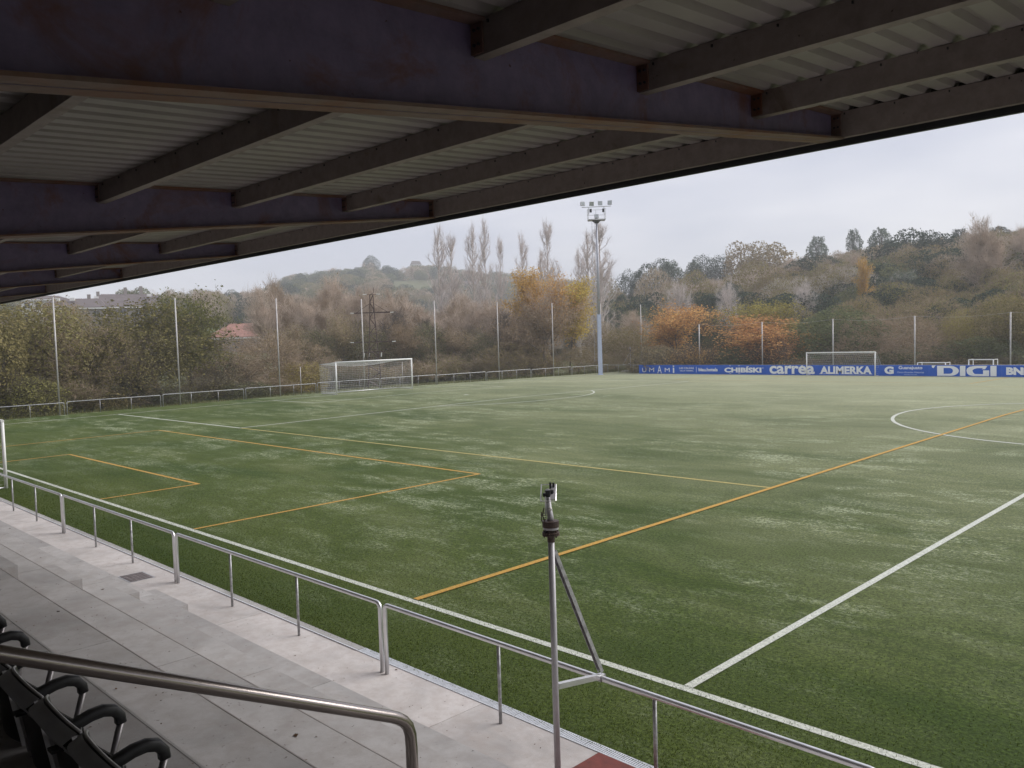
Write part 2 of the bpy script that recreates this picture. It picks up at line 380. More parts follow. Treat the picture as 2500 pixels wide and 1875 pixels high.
for s in (-1, 1):                                          # the two crosswise small pitches
    gx = s*25.35
    for nm, ma, fn in (('small_pitch_side_line', 'orange_line', lambda k: (yline(k, .06, W-.06, s*XO, .13, .016))),):
        k = MB(); fn(k); obj(nm, k.mesh(nm, M[ma]), kind='structure')
    for y, d in ((0, 1), (W, -1)):
        k = MB()
        xa, xb = sorted((s*(LH-16.6), s*(XO+.05)))
        xline(k, xa, xb, y+d*BY, .12, .006)
        obj('small_pitch_offside_line', k.mesh('l', M['yellow_line']), kind='structure')
        k = MB()
        for hw, dep in ((12.02, 9.0), (5.97, 2.92)):
            xline(k, gx-hw, gx+hw, y+d*dep, .11, .004)
            for e in (-1, 1):
                a, b = sorted((y+d*.06, y+d*dep)); yline(k, a, b, gx+e*hw, .11, .009)
        obj('small_pitch_box_line', k.mesh('l', M['orange_line']), kind='structure')

# turf fringe: real blades along the near edge
rg = np.random.default_rng(5)
def blades(n, x0, x1, y0, y1, h0, h1, w, seed, m):
    g = np.random.default_rng(seed); x = g.uniform(x0, x1, n); y = y0+g.exponential(y1, n); z = np.array([zt(a) for a in y])
    a = g.uniform(0, 6.283, n); h = g.uniform(h0, h1, n); lx = g.normal(0, .5, n)*h; ly = g.normal(0, .5, n)*h
    v = np.zeros((n, 3, 3)); v[:, 0] = np.c_[x-np.cos(a)*w, y-np.sin(a)*w, z]; v[:, 1] = np.c_[x+np.cos(a)*w, y+np.sin(a)*w, z]; v[:, 2] = np.c_[x+lx, y+ly, z+h]
    return tri_mesh('turf_blades', v.reshape(-1, 3), m)
def tri_mesh(name, v, m, corners=3):
    me = bpy.data.meshes.new(name); n = len(v); nf = n//corners
    me.vertices.add(n); me.vertices.foreach_set('co', np.asarray(v, np.float32).ravel())
    me.loops.add(n); me.loops.foreach_set('vertex_index', np.arange(n, dtype=np.int32))
    me.polygons.add(nf); me.polygons.foreach_set('loop_start', np.arange(0, n, corners, dtype=np.int32)); me.polygons.foreach_set('loop_total', np.full(nf, corners, np.int32))
    me.update(calc_edges=True); me.validate()
    if m is not None: me.materials.append(m)
    return me
M['blade'] = leaf_mat('turf_fibre', (.045, .075, .008), (.13, .155, .03), .25, .01, .2)
obj('turf_blades', blades(90000, -26, 7, -1.77, 1.5, .008, .03, .004, 3, M['blade']), label='fine green artificial grass blades at the near edge of the pitch', cat='grass', kind='stuff')

# ------------------------------------------------------------------ stand: path, terrace
EDGE = [(-1.83, 0.), (-3.12, .37), (-3.84, .74), (-4.62, 1.11), (-5.42, 1.48), (-6.21, 1.85), (-7.00, 2.22), (-7.79, 2.59), (-8.58, 2.96), (-9.37, 3.33), (-10.16, 3.70), (-10.95, 4.07)]
joints = [-2.6+5*k for k in range(-9, 5)]
path = thing('path', kind='structure')
k = MB().box((0, -3.11, -.3), (4.992, -1.84, 0)); pm = k.mesh('slab', M['path'])
for x in joints[:-1]: obj('slab', pm, path, (x+1.1, 0, 0))
ter = thing('terrace', kind='structure')
for i in range(1, len(EDGE)):
    y1, z = EDGE[i]; y0 = EDGE[i+1][0] if i+1 < len(EDGE) else -12.4
    k = MB().box((0, y0-.03, z-.37), (4.990, y1, z)); 
    me = k.mesh('slab', M['concrete'])
    for x in joints[:-1]: obj('slab', me, ter, (x, 0, 0))
k = MB().box((joints[0], -12.4, -.4), (joints[-1], -3.6, -.001)); 
# thin nosing strips on a few tread edges, some darker, one lighter
for i in range(1, 8):
    y1, z = EDGE[i]; k = MB().box((joints[0], y1-(.0125 if i == 5 else .007), z-.02), (joints[-1], y1+.004, z+.002))
    if i in (3, 4, 5): obj('nosing', k.mesh('nosing', M['kerb'] if i == 5 else M['edge']), ter)
def stair(xr, wd):
    st = thing('aisle_steps', kind='structure'); 
    for i in range(1, 11):
        y1, z = EDGE[i]; k = MB().box((xr-wd, y1+.003, z-.37+.001), (xr, y1+.39, z-.185)); obj('step', k.mesh('step', M['concrete']), st)
stair(-7.28, 1.25); stair(4.25, 1.25)
bw = MB().box((joints[0], -12.7, 0), (joints[-1], -12.43, 6.2)); obj('light_blocking_back_wall', bw.mesh('light_blocking_back_wall', M['concrete']), kind='structure')  # unseen wall added behind the stand to block light from the back

kerb = thing('kerb_and_drain', kind='structure')
k = MB().box((.004, -1.83, -.1), (.996, -1.72, .012)); km = k.mesh('kerb_stone', M['kerb'])
for x in range(-42, -4): obj('kerb_stone', km, kerb, (x, 0, 0))
k = MB()
k.box((.004, -1.845, -.05), (.996, -1.825, .008)); k.box((.004, -1.725, -.05), (.996, -1.712, .008))
for i in range(36): k.box((.012+i*.0275, -1.825, -.02), (.012+i*.0275+.0135, -1.725, .010))
gm = k.mesh('grating', M['grate'])
for x in range(-4, 12): obj('grating', gm, kerb, (x, 0, 0))
k = MB().box((-4, -1.825, -.12), (12, -1.725, -.045)); obj('channel', k.mesh('channel', M['flashing']), kerb)
k = MB().box((-42, -1.848, -.05), (-4.001, -1.832, .014)); obj('edge_strip', k.mesh('edge_strip', M['rail_top']), kerb)

k = MB().box((-10.52, -2.60, -.05), (-9.98, -2.20, .004)); 
mc = thing('manhole_cover', label='square grey iron access cover set in the pale path', cat='manhole cover')
obj('frame', MB().box((-10.55, -2.63, -.05), (-9.95, -2.17, .004)).mesh('frame', M['galv']), mc)
k = MB().box((-10.52, -2.60, -.02), (-9.98, -2.20, .008))
for i in range(6):
    for j in range(5): k.box((-10.49+i*.088, -2.575+j*.075, .008), (-10.43+i*.088, -2.535+j*.075, .012))
obj('plate', k.mesh('plate', M['iron']), mc)
k = MB().box((.22, -3.08, .0), (1.75, -1.86, .014)); obj('mat', k.mesh('mat', M['red_mat']), label='dark red rubber mat on the path at the foot of the sprinkler pole', cat='mat')
# fallen leaves on the concrete
g = np.random.default_rng(9); v = []
for i in range(1500):
    e = EDGE[g.integers(0, 7)]; i2 = EDGE.index(e); y0 = EDGE[i2+1][0]; x = g.uniform(-16, 3.5); y = g.uniform(y0+.02, e[0]-.03); s = g.uniform(.004, .012) if g.random() < .94 else g.uniform(.015, .034)
    a = g.uniform(0, 6.28); z = e[1]+.004
    for t, q in ((0, 1), (1.5, .6), (3.14, 1), (4.6, .6)): v.append((x+math.cos(a+t)*s*q, y+math.sin(a+t)*s*q, z+g.uniform(0, .006)))
lm_ = leaf_mat('dry_leaf', (.06, .04, .03), (.16, .10, .06), .1)
obj('leaf_litter', tri_mesh('leaf_litter', v, lm_, 4), label='small dry leaves and bits of dirt scattered over the concrete steps', cat='litter', kind='stuff')

# ------------------------------------------------------------------ roof
def top_z(y): return 5.86+(y+1.51)*.053*1.0 if y < -1.51 else 5.86
def bot_z(y): return 5.64+(y+1.51)*.111
RX = [2.52+5*k for k in range(-9, 3)]
roof = thing('grandstand_roof', kind='structure')
def rafter():
    yb = -12.3; k = MB(); ya = -1.53
    z = lambda y: (bot_z(y), top_z(y)-.01)
    k.quadbox([(-.006, yb, z(yb)[0]), (.006, yb, z(yb)[0]), (.006, ya, z(ya)[0]), (-.006, ya, z(ya)[0]), (-.006, yb, z(yb)[1]), (.006, yb, z(yb)[1]), (.006, ya, z(ya)[1]), (-.006, ya, z(ya)[1])])
    f = MB(); w = .095
    for d, e in ((0, .016), (1, -.016)):
        zb, za = z(yb)[d], z(ya)[d]
        f.quadbox([(-w, yb, min(zb, zb+e)), (w, yb, min(zb, zb+e)), (w, ya, min(za, za+e)), (-w, ya, min(za, za+e)), (-w, yb, max(zb, zb+e)), (w, yb, max(zb, zb+e)), (w, ya, max(za, za+e)), (-w, ya, max(za, za+e))])
    return k.mesh('web', M['rafter']), f.mesh('flange', M['rafter_flange'])
wm, fm = rafter()
pyl = [-2.80, -4.10, -5.39, -6.68, -7.97, -9.26, -10.55, -11.8]
def channel(yc, depth, lip=.07):
    zt_ = top_z(yc)-.012; t = .004; z0 = zt_-depth
    prof = [(yc, z0), (yc+lip, z0), (yc+lip, z0+.016), (yc+lip-t, z0+.016), (yc+lip-t, z0+t), (yc+t, z0+t), (yc+t, zt_-t), (yc+lip, zt_-t), (yc+lip, zt_), (yc, zt_)]
    return MB().prism(prof, 'x', .012, 4.988).mesh('purlin', M['purlin'])
pms = [channel(y, .165) for y in pyl]; fpm = channel(-1.56, .20, .05)
for i, x in enumerate(RX):
    rf = obj('rafter', wm, roof, (x, 0, 0)); obj('flange', fm, rf)
    for me in pms:
        obj('purlin', me, roof, (x, 0, 0))
    obj('fascia_purlin', fpm, roof, (x, 0, 0))
for j_, y in enumerate([-1.56]+pyl[:5]):
    z = top_z(y)-.02; d = .15 if j_ else .18
    k = MB().box((.007, y-.012, z-d), (.085, y-.002, z-.01)); cm = k.mesh('cleat', M['rafter_flange'])
    k = MB()
    for (bx_, bz) in ((.035, .04), (.065, .04), (.035, .11), (.065, .11)): k.tube([(bx_, y-.022, z-bz), (bx_, y-.011, z-bz)], .008, 6)
    bm_ = k.mesh('bolts', M['flashing'])
    for x in RX[5:11]:
        c_ = obj('cleat', cm, roof, (x, 0, 0)); obj('bolts', bm_, c_, kind='stuff')
# trapezoid sheets, five ribs each
p = .19; ns = 5
def sheet_mesh():
    k = MB(); xs = []
    for i in range(ns):
        b = i*p; xs += [(b, 0), (b+.105, 0), (b+.125, .036), (b+.17, .036)]
    xs.append((ns*p, 0)); xs[-1] = (ns*p, 0)
    n = len(xs); yy = [-12.5, -1.40]
    for y in yy:
        for (x, h) in xs: k.v.append((x, y, top_z(min(y, -1.51))+(.0059 if y > -1.51 else 0)+h-.008))
    for i in range(n-1): k.f.append((i, i+1, n+i+1, n+i))
    me = bpy.data.meshes.new('roof_sheet'); me.from_pydata(k.v, [], k.f); me.update(); me.materials.append(M['sheet']); return me
sm = sheet_mesh(); x = RX[0]
while x < RX[-1]+5:
    obj('roof_sheet', sm, roof, (x, 0, 0)); x += ns*p
k = MB().box((RX[0], -1.475, 5.615), (RX[-1]+5, -1.462, 5.93)); k.box((RX[0], -1.475, 5.60), (RX[-1]+5, -1.44, 5.614)); obj('flashing', k.mesh('flashing', M['flashing']), roof)
# little screws and clips under the sheet along the purlins in view
k = MB()
for y in [-1.58]+pyl[:3]:
    z = top_z(y)-.03; x = -8.0
    while x < 5: k.box((x-.004, y-.010, z-.014), (x+.004, y-.001, z)); x += .38
obj('roof_screws', k.mesh('roof_screws', M['flashing']), roof, kind='stuff')

# ------------------------------------------------------------------ near railing
def rail_panel():
    L = 6.16; t = MB(); r = .028; h = .885; c = .07
    pts = [(.03, 0, 0), (.03, 0, h-c)]
    for a in (22.5, 45, 67.5): pts.append((.03+c-c*math.cos(R(a)), 0, h-c+c*math.sin(R(a))))
    pts.append((.03+c, 0, h)); pts.append((L-.03-c, 0, h))
    for a in (67.5, 45, 22.5): pts.append((L-.03-c+c*math.cos(R(a)), 0, h-c+c*math.sin(R(a))))
    pts += [(L-.03, 0, h-c), (L-.03, 0, 0)]
    t.tube(pts, r, 12)
    m = MB().tube([(0, 0, 0), (0, 0, h-.02)], .019, 10)
    return t.mesh('frame_tube', M['rail_top'], True), m.mesh('post', M['galv'], True)
rt, rp = rail_panel()
rt_far = rt.copy(); rt_far.materials[0] = M['galv']
def railing(x, y, rot, label, group, z=0., rt=rt):
    t = thing('railing_panel', (x, y, z), (0, 0, rot), label, 'railing', group)
    obj('frame_tube', rt, t); obj('post', rp, t, (2.08, 0, 0)); obj('post', rp, t, (4.12, 0, 0)); return t
names = {0: 'galvanised railing panel behind the sprinkler pole, running out of the bottom right corner', -1: 'galvanised railing panel directly left of the sprinkler pole, ending at the double post',
         -2: 'galvanised railing panel beside the iron cover in the path', -3: 'galvanised railing panel at the left, second from the small goal post', -4: 'galvanised railing panel at the left picture edge in front of the white goal post'}
for i in range(-7, 1):
    railing(-3.09+6.2*i+.02, -2.05, 0, names.get(i, 'galvanised railing panel beyond the left edge of the view'), 'railing panels along the near side of the pitch')

# ------------------------------------------------------------------ near handrail
t = thing('handrail', (2.8, -6.13, 1.85), (0, 0, 0), 'thick brushed steel handrail sloping down beside the black seats', 'handrail')
pts = [(0, -2.9, 2.2), (0, -1.41, 1.465), (0, -.075, .82), (0, -.045, .803), (0, -.015, .780), (0, .006, .752), (0, .017, .715), (0, .02, .66), (0, .02, 0)]
obj('tube', MB().tube(pts, .0245, 24).mesh('tube', M['steel'], True), t)
obj('post', MB().tube([(0, -2.0, .37*3-.02), (0, -2.0, 1.74)], .0215, 16).mesh('post', M['steel'], True), t)
obj('base_plate', MB().tube([(0, .02, .0), (0, .02, .01)], .055, 20).mesh('base_plate', M['steel']), t)

# ------------------------------------------------------------------ seats
def seat_parts():
    w = .425; back = MB(); rim = MB()
    # backrest: curved shell, dipped top edge
    nx, nz_ = 12, 8; th = .018
    def P(s, q, off):
        x = s*w; z = .16+q*(.64+.045*math.sin(math.pi*s*1.0)**1.0-.03*(s)) ; d = -.045*(1-(2*s-1)**2)-.10*q+.02+off
        return (x, d, z)
    for off in (0, -th):
        n = len(back.v)
        for i in range(nx+1):
            for j in range(nz_+1): back.v.append(P(i/nx, j/nz_, off))
        for i in range(nx):
            for j in range(nz_): a = n+i*(nz_+1)+j; back.f.append((a, a+1, a+nz_+2, a+nz_+1))
    m = (nx+1)*(nz_+1)
    for i in range(nx):
        for j in (0, nz_): a = i*(nz_+1)+j; back.f.append((a, a+nz_+1, a+nz_+1+m, a+m))
    for j in range(nz_):
        for i in (0, nx): a = i*(nz_+1)+j; back.f.append((a, a+1, a+1+m, a+m))
    top = [P(i/nx, 1.006, -.006) for i in range(nx+1)]
    rim.tube(top, .0058, 6)
    sls = []
    for s in (0., 1.):
        sl = MB(); sls.append(sl)
        c = [P(s, q, -.012) for q in (0.02, .3, .6, .85, .995)]
        n = len(sl.v)
        for (x, y, z) in c: sl.v += [(x-.003, y-.032, z), (x+.003, y-.032, z), (x+.003, y+.01, z), (x-.003, y+.01, z)]
        for i in range(4):
            for k_ in range(4): a = n+i*4+k_; b = n+i*4+(k_+1) % 4; sl.f.append((a, b, b+4, a+4))
    lipm = MB()
    for i in range(nx+1):
        a, b = P(i/nx, .995, -.020), P(i/nx, .86, -.020); lipm.v += [(a[0], a[1]-.002, a[2]+.006), (a[0], a[1]-.058, a[2]-.022), (b[0], b[1]-.022, b[2]-.02)]
    for i in range(nx):
        q = i*3; lipm.f += [(q, q+3, q+4, q+1), (q+1, q+4, q+5, q+2)]
    hole = MB().box((.32, -.185+.0, .70), (.375, -.105, .712))
    pan = MB()                                              # folded-up seat pan in front of the back
    for i in range(8):
        s0, s1 = i/8, (i+1)/8; x0, x1 = .02+s0*(w-.04), .02+s1*(w-.04); f0 = .035*(1-(2*s0-1)**2); f1 = .035*(1-(2*s1-1)**2)
        pan.quadbox([(x0, .05-f0, .24), (x1, .05-f1, .24), (x1, .085-f1, .24), (x0, .085-f0, .24), (x0, .025-f0, .62+f0*.5), (x1, .025-f1, .62+f1*.5), (x1, .045-f1, .62+f1*.5), (x0, .045-f0, .62+f0*.5)])
    panr = MB().tube([(.02+(w-.04)*i/8, .035-.035*(1-(2*i/8-1)**2), .622+.0175*(1-(2*i/8-1)**2)) for i in range(9)], .0025, 5)
    arm = MB()
    pts = [(.475, -.06, .605), (.475, .02, .628), (.475, .09, .648), (.475, .145, .652), (.475, .19, .638), (.475, .216, .605), (.475, .22, .57)]
    n0 = len(arm.v)
    for i, q in enumerate(pts):
        a = Vector(pts[max(0, i-1)]); b = Vector(pts[min(len(pts)-1, i+1)]); d = (b-a).normalized(); nn = Vector((0, -d.z, d.y))
        hw, hh = .024, .022 if i < 5 else .020
        for sx, sy in ((-1, -1), (-.6, -1.25), (.6, -1.25), (1, -1), (1, .7), (.6, 1.1), (-.6, 1.1), (-1, .7)):
            pp = Vector(q)+nn*hh*sy; arm.v.append((pp.x+sx*hw, pp.y, pp.z))
    for i in range(len(pts)-1):
        for k_ in range(8): a = n0+i*8+k_; b = n0+i*8+(k_+1) % 8; arm.f.append((a, b, b+8, a+8))
    arm.f.append(tuple(range(n0, n0+8))); arm.f.append(tuple(range(n0+8*(len(pts)-1), n0+8*len(pts))))
    leg = MB().tube([(.475, .225, .59), (.475, .17, .40), (.475, .06, .20), (.475, -.01, .12)], .0165, 8)
    brk = MB().box((.465, -.12, .0), (.485, .06, .04)); brk.box((.467, -.02, .03), (.483, .03, .55))
    return [('backrest', back.mesh('backrest', M['black'], True)), ('top_edge', rim.mesh('top_edge', M['rim'], True)), ('side_flange', sls[0].mesh('side_flange', M['rim'])), ('side_flange', sls[1].mesh('side_flange', M['rim'])), ('upper_lip', lipm.mesh('upper_lip', M['lip'], True)), ('handle_slot', hole.mesh('handle_slot', M['arm'])),
            ('seat_pan', pan.mesh('seat_pan', M['black'])), ('pan_edge', panr.mesh('pan_edge', M['rim'])), ('armrest', arm.mesh('armrest', M['arm'], True)), ('arm_bracket', leg.mesh('arm_bracket', M['seat_leg'], True)), ('foot', brk.mesh('foot', M['seat_leg']))]
sp = seat_parts()
t0 = thing('stadium_seat', (1.955, -6.98, 1.85), (0, 0, 0), 'black tip-up seat nearest to the steel handrail, its armrest at the bottom of the picture', 'seat', 'black tip-up seats in a row')
for nme, me in sp: obj(nme, me, t0)
lb = ['second black tip-up seat from the aisle handrail', 'third black tip-up seat from the aisle, its armrest under the handrail', 'fourth black tip-up seat from the aisle, partly behind the steel handrail', 'fifth black tip-up seat from the aisle, only its armrest showing above the handrail', 'black tip-up seat at the left picture edge, tip of its armrest showing']
for i in range(1, 10):
    copy_tree(t0, (1.955-.5*i-.015*(i > 2), -6.98, 1.85), None, lb[i-1] if i <= len(lb) else 'black tip-up seat beyond the left edge of the view')

# ------------------------------------------------------------------ sprinkler on a pole
def sprinkler(px_, py_, pz_, tx, ty, label, rot_head=0.):
    t = thing('sprinkler_pole', (px_, py_, pz_), (0, 0, 0), label, 'sprinkler', 'sprinkler guns on poles')
    obj('pole', MB().tube([(0, 0, 0), (0, 0, 2.37)], .029, 14).mesh('pole', M['pole'], True), t)
    d = Vector((tx-px_, ty-py_, 0)); L = d.length; d.normalize(); s = Vector((-d.y, d.x, 0))
    def chan(a, b, w, h):
        a = Vector(a); b = Vector(b); ax = (b-a).normalized(); up = ax.cross(s).normalized(); k = MB()
        for (o0, o1, q0, q1) in ((-w, w, h-.006, h), (-w, -w+.005, -h, h-.006), (w-.005, w, -h, h-.006)):
            P = []
            for e in (a, b):
                for (o, q) in ((o0, q0), (o1, q0), (o1, q1), (o0, q1)): P.append(tuple(e+s*o+up*q))
            k.quadbox(P)
        return k
    obj('brace', chan((d*.03)+Vector((0, 0, 2.25)), d*(L-.0)+Vector((0, 0, .95)), .022, .02).mesh('brace', M['galv']), t)
    obj('arm', chan(d*.03+Vector((0, 0, 1.02)), d*(L+.03)+Vector((0, 0, .90)), .024, .024).mesh('arm', M['rail_top']), t)
    obj('clamp', MB().box(((d*L).x-.03, (d*L).y-.035, .865), ((d*L).x+.03, (d*L).y+.035, .925)).mesh('clamp', M['galv']), t)
    k = MB().tube([(0, 0, 2.34), (0, 0, 2.40)], .034, 16); k.tube([(0, 0, 2.40), (0, 0, 2.412)], .078, 20); k.tube([(0, 0, 2.418), (0, 0, 2.43)], .078, 20)
    for a in range(6): x, y = .062*math.cos(a*1.047), .062*math.sin(a*1.047); k.tube([(x, y, 2.385), (x, y, 2.45)], .008, 6)
    k.tube([(0, 0, 2.43), (0, 0, 2.47)], .045, 14); obj('flange', k.mesh('flange', M['brown_iron'], False), t)
    k = MB().tube([(0, 0, 2.455), (0, 0, 2.475)], .07, 20); obj('gasket_ring', k.mesh('gasket_ring', M['pole']), t)
    k = MB().tube([(0, 0, 2.475), (0, 0, 2.53)], .075, 22); obj('bearing', k.mesh('bearing', M['brown_iron']), t)
    hd = obj('gun', MB().tube([(0, 0, 2.53), (0, 0, 2.58), (-.01, .02, 2.64), (-.02, .07, 2.72), (-.03, .20, 2.84)], [.032, .03, .029, .027, .022], 14).mesh('gun', M['pole'], True), t, (0, 0, .53), (0, 0, R(40)))
    hd.scale = (.92, .92, .79)
    obj('cap', MB().tube([(0, -.012, 2.655), (0, -.012, 2.69)], [.022, .012], 12).mesh('cap', M['white'], True), hd)
    k = MB(); k.tube([(-.05, -.03, 2.52), (-.075, -.03, 2.60), (-.06, 0, 2.68)], .006, 6); k.tube([(-.085, -.03, 2.53), (-.085, -.03, 2.64)], .005, 6)
    for z in (2.55, 2.575, 2.60, 2.625): k.tube([(-.055+.02*math.cos(q), -.03+.02*math.sin(q), z) for q in (0, 1.57, 3.14, 4.71, 6.28)], .003, 4)
    obj('return_spring', k.mesh('return_spring', M['brown_iron']), hd)
    obj('lever_rod', MB().tube([(-.045, -.01, 2.60), (-.045, .03, 2.80)], .006, 6).mesh('lever_rod', M['rail_top']), hd)
    k = MB(); c = [(-.09, .00, 2.755), (.055, .00, 2.755), (.055, .20, 2.90), (-.09, .20, 2.90)]
    k.tube(c+[c[0]], .006, 6); obj('deflector_frame', k.mesh('deflector_frame', M['rail_top']), hd)
    k = MB().quadbox([(.0, .02, 2.765), (.05, .02, 2.765), (.05, .19, 2.89), (.0, .19, 2.89), (.0, .015, 2.775), (.05, .015, 2.775), (.05, .185, 2.90), (.0, .185, 2.90)]); obj('deflector_plate', k.mesh('deflector_plate', M['pole']), hd)
    k = MB().tube([(-.02, .06, 2.79), (-.02, .06, 2.85)], .026, 10); k.tube([(-.055, .07, 2.79), (-.055, .07, 2.83)], .018, 8); k.tube([(.015, .09, 2.81), (.015, .09, 2.86)], .02, 8)
    k.tube([(-.02, .06, 2.85), (-.02, .06, 2.865)], .033, 10); k.tube([(0, .15, 2.86), (0, .15, 2.935)], .011, 6); k.tube([(.03, .16, 2.86), (.03, .16, 2.93)], .011, 6); obj('nozzle', k.mesh('nozzle', M['arm']), hd)
    return t
sprinkler(.455, -2.72, 0, .43, -2.05, 'pale grey sprinkler pole with rusty brown gun head, braced to the near railing')
sprinkler(-51.0, 66.3, 0, -51.35, 65.4, 'small distant sprinkler pole beside the pale blue floodlight mast')

# ------------------------------------------------------------------ goals
def seg_lines(k, grid, r):
    for ln in grid: k.tube(ln, r, 3, False)
def make_goal(name, label, group, loc, rot, width, height, depth_top, depth_bot, r=.06, net_r=.006, cell=.17, sag=.15, back_h=None):
    t = thing(name, loc, (0, 0, rot), label, 'goal', group); hw = width/2+r; back_h = back_h or height
    for s in (-1, 1): obj('post', MB().tube([(s*hw, 0, 0), (s*hw, 0, height+r)], r, 12).mesh('post', M['white'], True), t)
    obj('crossbar', MB().tube([(-hw-r, 0, height+r), (hw+r, 0, height+r)], r, 12).mesh('crossbar', M['white'], True), t)
    for s in (-1, 1):
        obj('stanchion', MB().tube([(s*hw, 0, height+r), (s*hw, -depth_top, back_h)], .02, 6).mesh('stanchion', M['rail_top'], True), t)
        obj('ground_bar', MB().tube([(s*hw, 0, .03), (s*hw, -depth_bot, .03)], .025, 6).mesh('ground_bar', M['rail_top'], True), t)
    obj('rear_bar', MB().tube([(-hw, -depth_bot, .03), (hw, -depth_bot, .03)], .025, 6).mesh('rear_bar', M['rail_top'], True), t)
    k = MB(); nx = int(2*hw/cell); nz_ = int(back_h/cell); nd = max(2, int(depth_top/cell))
    def Bk(a, b):     # back sheet a across 0..1, b up 0..1
        sg = sag*math.sin(math.pi*a)*b
        return (-hw+2*hw*a, -(depth_bot+(depth_top-depth_bot)*b)-.05*math.sin(math.pi*b), back_h*b-sg)
    def Tp(a, b):     # roof sheet, b from front to back
        sg = sag*math.sin(math.pi*a)*b
        return (-hw+2*hw*a, -depth_top*b, (height+r)*(1-b)+back_h*b-sg)
    g_ = []
    for i in range(nx+1):
        a = i/nx; g_.append([Bk(a, b/4) for b in range(5)]); g_.append([Tp(a, b/2) for b in range(3)])
    for j in range(nz_+1): g_.append([Bk(a/10, j/nz_) for a in range(11)])
    for j in range(nd+1): g_.append([Tp(a/10, j/nd) for a in range(11)])
    for s in (-1, 1):
        for j in range(nz_+1):
            q = j/nz_; g_.append([(s*hw, 0, height*q), (s*hw, -(depth_bot+(depth_top-depth_bot)*q), back_h*q)])
        for j in range(nd+1):
            q = j/nd; g_.append([(s*hw, -depth_bot*q, 0), (s*hw, -depth_top*q, height*(1-q)+back_h*q)])
    seg_lines(k, g_, net_r)
    nt_ = obj('net', k.mesh('net', M['net']), t)
    k = MB(); k.tube([Bk(a/12, 1.) for a in range(13)], .012, 5); obj('net_rope', k.mesh('net_rope', M['net']), nt_)
    return t
make_goal('football_goal', 'full-size white goal with grey net on the left goal line', 'football goals on the pitch', (-LH, W/2, zt(W/2)), R(-90), 7.32, 2.44, 2.3, 2.2, .06, .0055, .16, .28, 2.35)
make_goal('small_goal', 'small white goal standing in front of the blue advertising banner', 'football goals on the pitch', (-26.52, 64.1, 0), R(180), 6.0, 2.0, .45, 1.9, .05, .006, .17, .1, 1.95)
make_goal('small_goal', 'white goal post cut off by the left picture edge behind the near railing', 'football goals on the pitch', (-27.1, -1.13, 0), 0, 6.0, 2.05, .5, .72, .05, .003, .12, .1, 1.95)
for pxx, yy, zz in ((-53.72, 26.9, .18), (-53.72, 37.0, .18)):
    obj('net_pole', MB().tube([(0, 0, 0), (0, 0, 2.45)], .025, 8).mesh('net_pole', M['post'], True), None, (pxx, yy, zz-.2), label='thin grey pole holding up the back %s corner of the goal net' % ('left' if yy < 30 else 'right'), cat='pole', group='poles behind the big goal')
# goals stored behind the banner
for (xa, xb, y, h, lab) in ((-21.4, -19.14, 68., 1.02, 'low white goal frame just showing over the banner left of the big white letters'), (-17.33, -15.49, 68., 1.27, 'taller white goal frame showing over the banner above the big white letters')):
    t = thing('stored_goal', ((xa+xb)/2, y, -.05), (0, 0, R(0)), lab, 'goal', 'goals stored behind the banner'); hw = (xb-xa)/2
    for s in (-1, 1):
        obj('post', MB().tube([(s*hw, 0, 0), (s*hw, 0, h)], .045, 8).mesh('post', M['white'], True), t)
        obj('rear_post', MB().tube([(s*hw+.1, .8, 0), (s*hw+.1, .8, h)], .03, 8).mesh('rear_post', M['white'], True), t)
        obj('side_bar', MB().tube([(s*hw, 0, h), (s*hw+.1, .8, h)], .03, 8).mesh('side_bar', M['white'], True), t)
    obj('crossbar', MB().tube([(-hw, 0, h), (hw, 0, h)], .045, 8).mesh('crossbar', M['white'], True), t)

# ------------------------------------------------------------------ far railings and tall fence posts
ORD = ['first', 'second', 'third', 'fourth', 'fifth', 'sixth', 'seventh', 'eighth', 'ninth', 'tenth', 'eleventh', 'twelfth']
RL = ['grey goal-line railing panel beyond the left edge of the view']+['grey goal-line railing panel, %s from the left picture edge' % ORD[k_] for k_ in range(10)]
for i in range(-2, 9):
    railing(-54.05, 9.8-.06+6.28*i, R(90), RL[i+2], 'railing panels along the goal line fence', z=.0 if i < 0 else zt(min(60, 9.8+6.2*i))-.02, rt=rt_far)
railing(-54.0, 65.3, 0, 'short run of grey railing between the floodlight mast and the blue banner', 'railing panels in the far corner', rt=rt_far)
tp = MB().tube([(0, 0, 0), (0, 0, 7.75)], .048, 8).mesh('fence_post', M['post'], True)
ordn = ['leftmost tall thin grey net post, in front of the dark-roofed houses', 'tall thin grey net post second from the left, before the leafy tree', 'tall thin grey net post third from the left, left of the big goal', 'tall thin grey net post behind the left side of the big goal, beside the pylon',
        'tall thin grey net post just right of the big goal', 'tall grey net post before the brown thicket, second right of the big goal', 'tall thin grey net post in front of the yellow trees', 'tall thin grey net post just right of the floodlight mast']
for i, y in enumerate([9.4+8*k for k in range(8)]):
    obj('fence_post', tp, None, (-54.35, y, zt(min(y, 60))-.05), label=ordn[i], cat='post', group='tall net posts along the left side')
obj('fence_post', tp, None, (-54.35, 72.9, -.05), label='tall thin grey net post at the left end of the blue banner', cat='post', group='tall net posts along the left side')
sp2 = MB().tube([(0, 0, 0), (0, 0, 5.1)], .06, 8).mesh('fence_post', M['post'], True)
on = ['short grey net post in front of the orange trees, first above the banner', 'short grey net post at the trunk of the orange tree', 'short grey net post behind the small goal, before the dark oak', 'short grey net post right of the small goal, before the brown willow', 'short grey net post at the right end, above the large white letters']
rx_ = [-43.9, -36.6, -29.33, -21.97, -14.5]
for x, l in zip(rx_, on): obj('fence_post', sp2, None, (x, 69, -.05), label=l, cat='post', group='net posts behind the banner')
k = MB(); cat = []
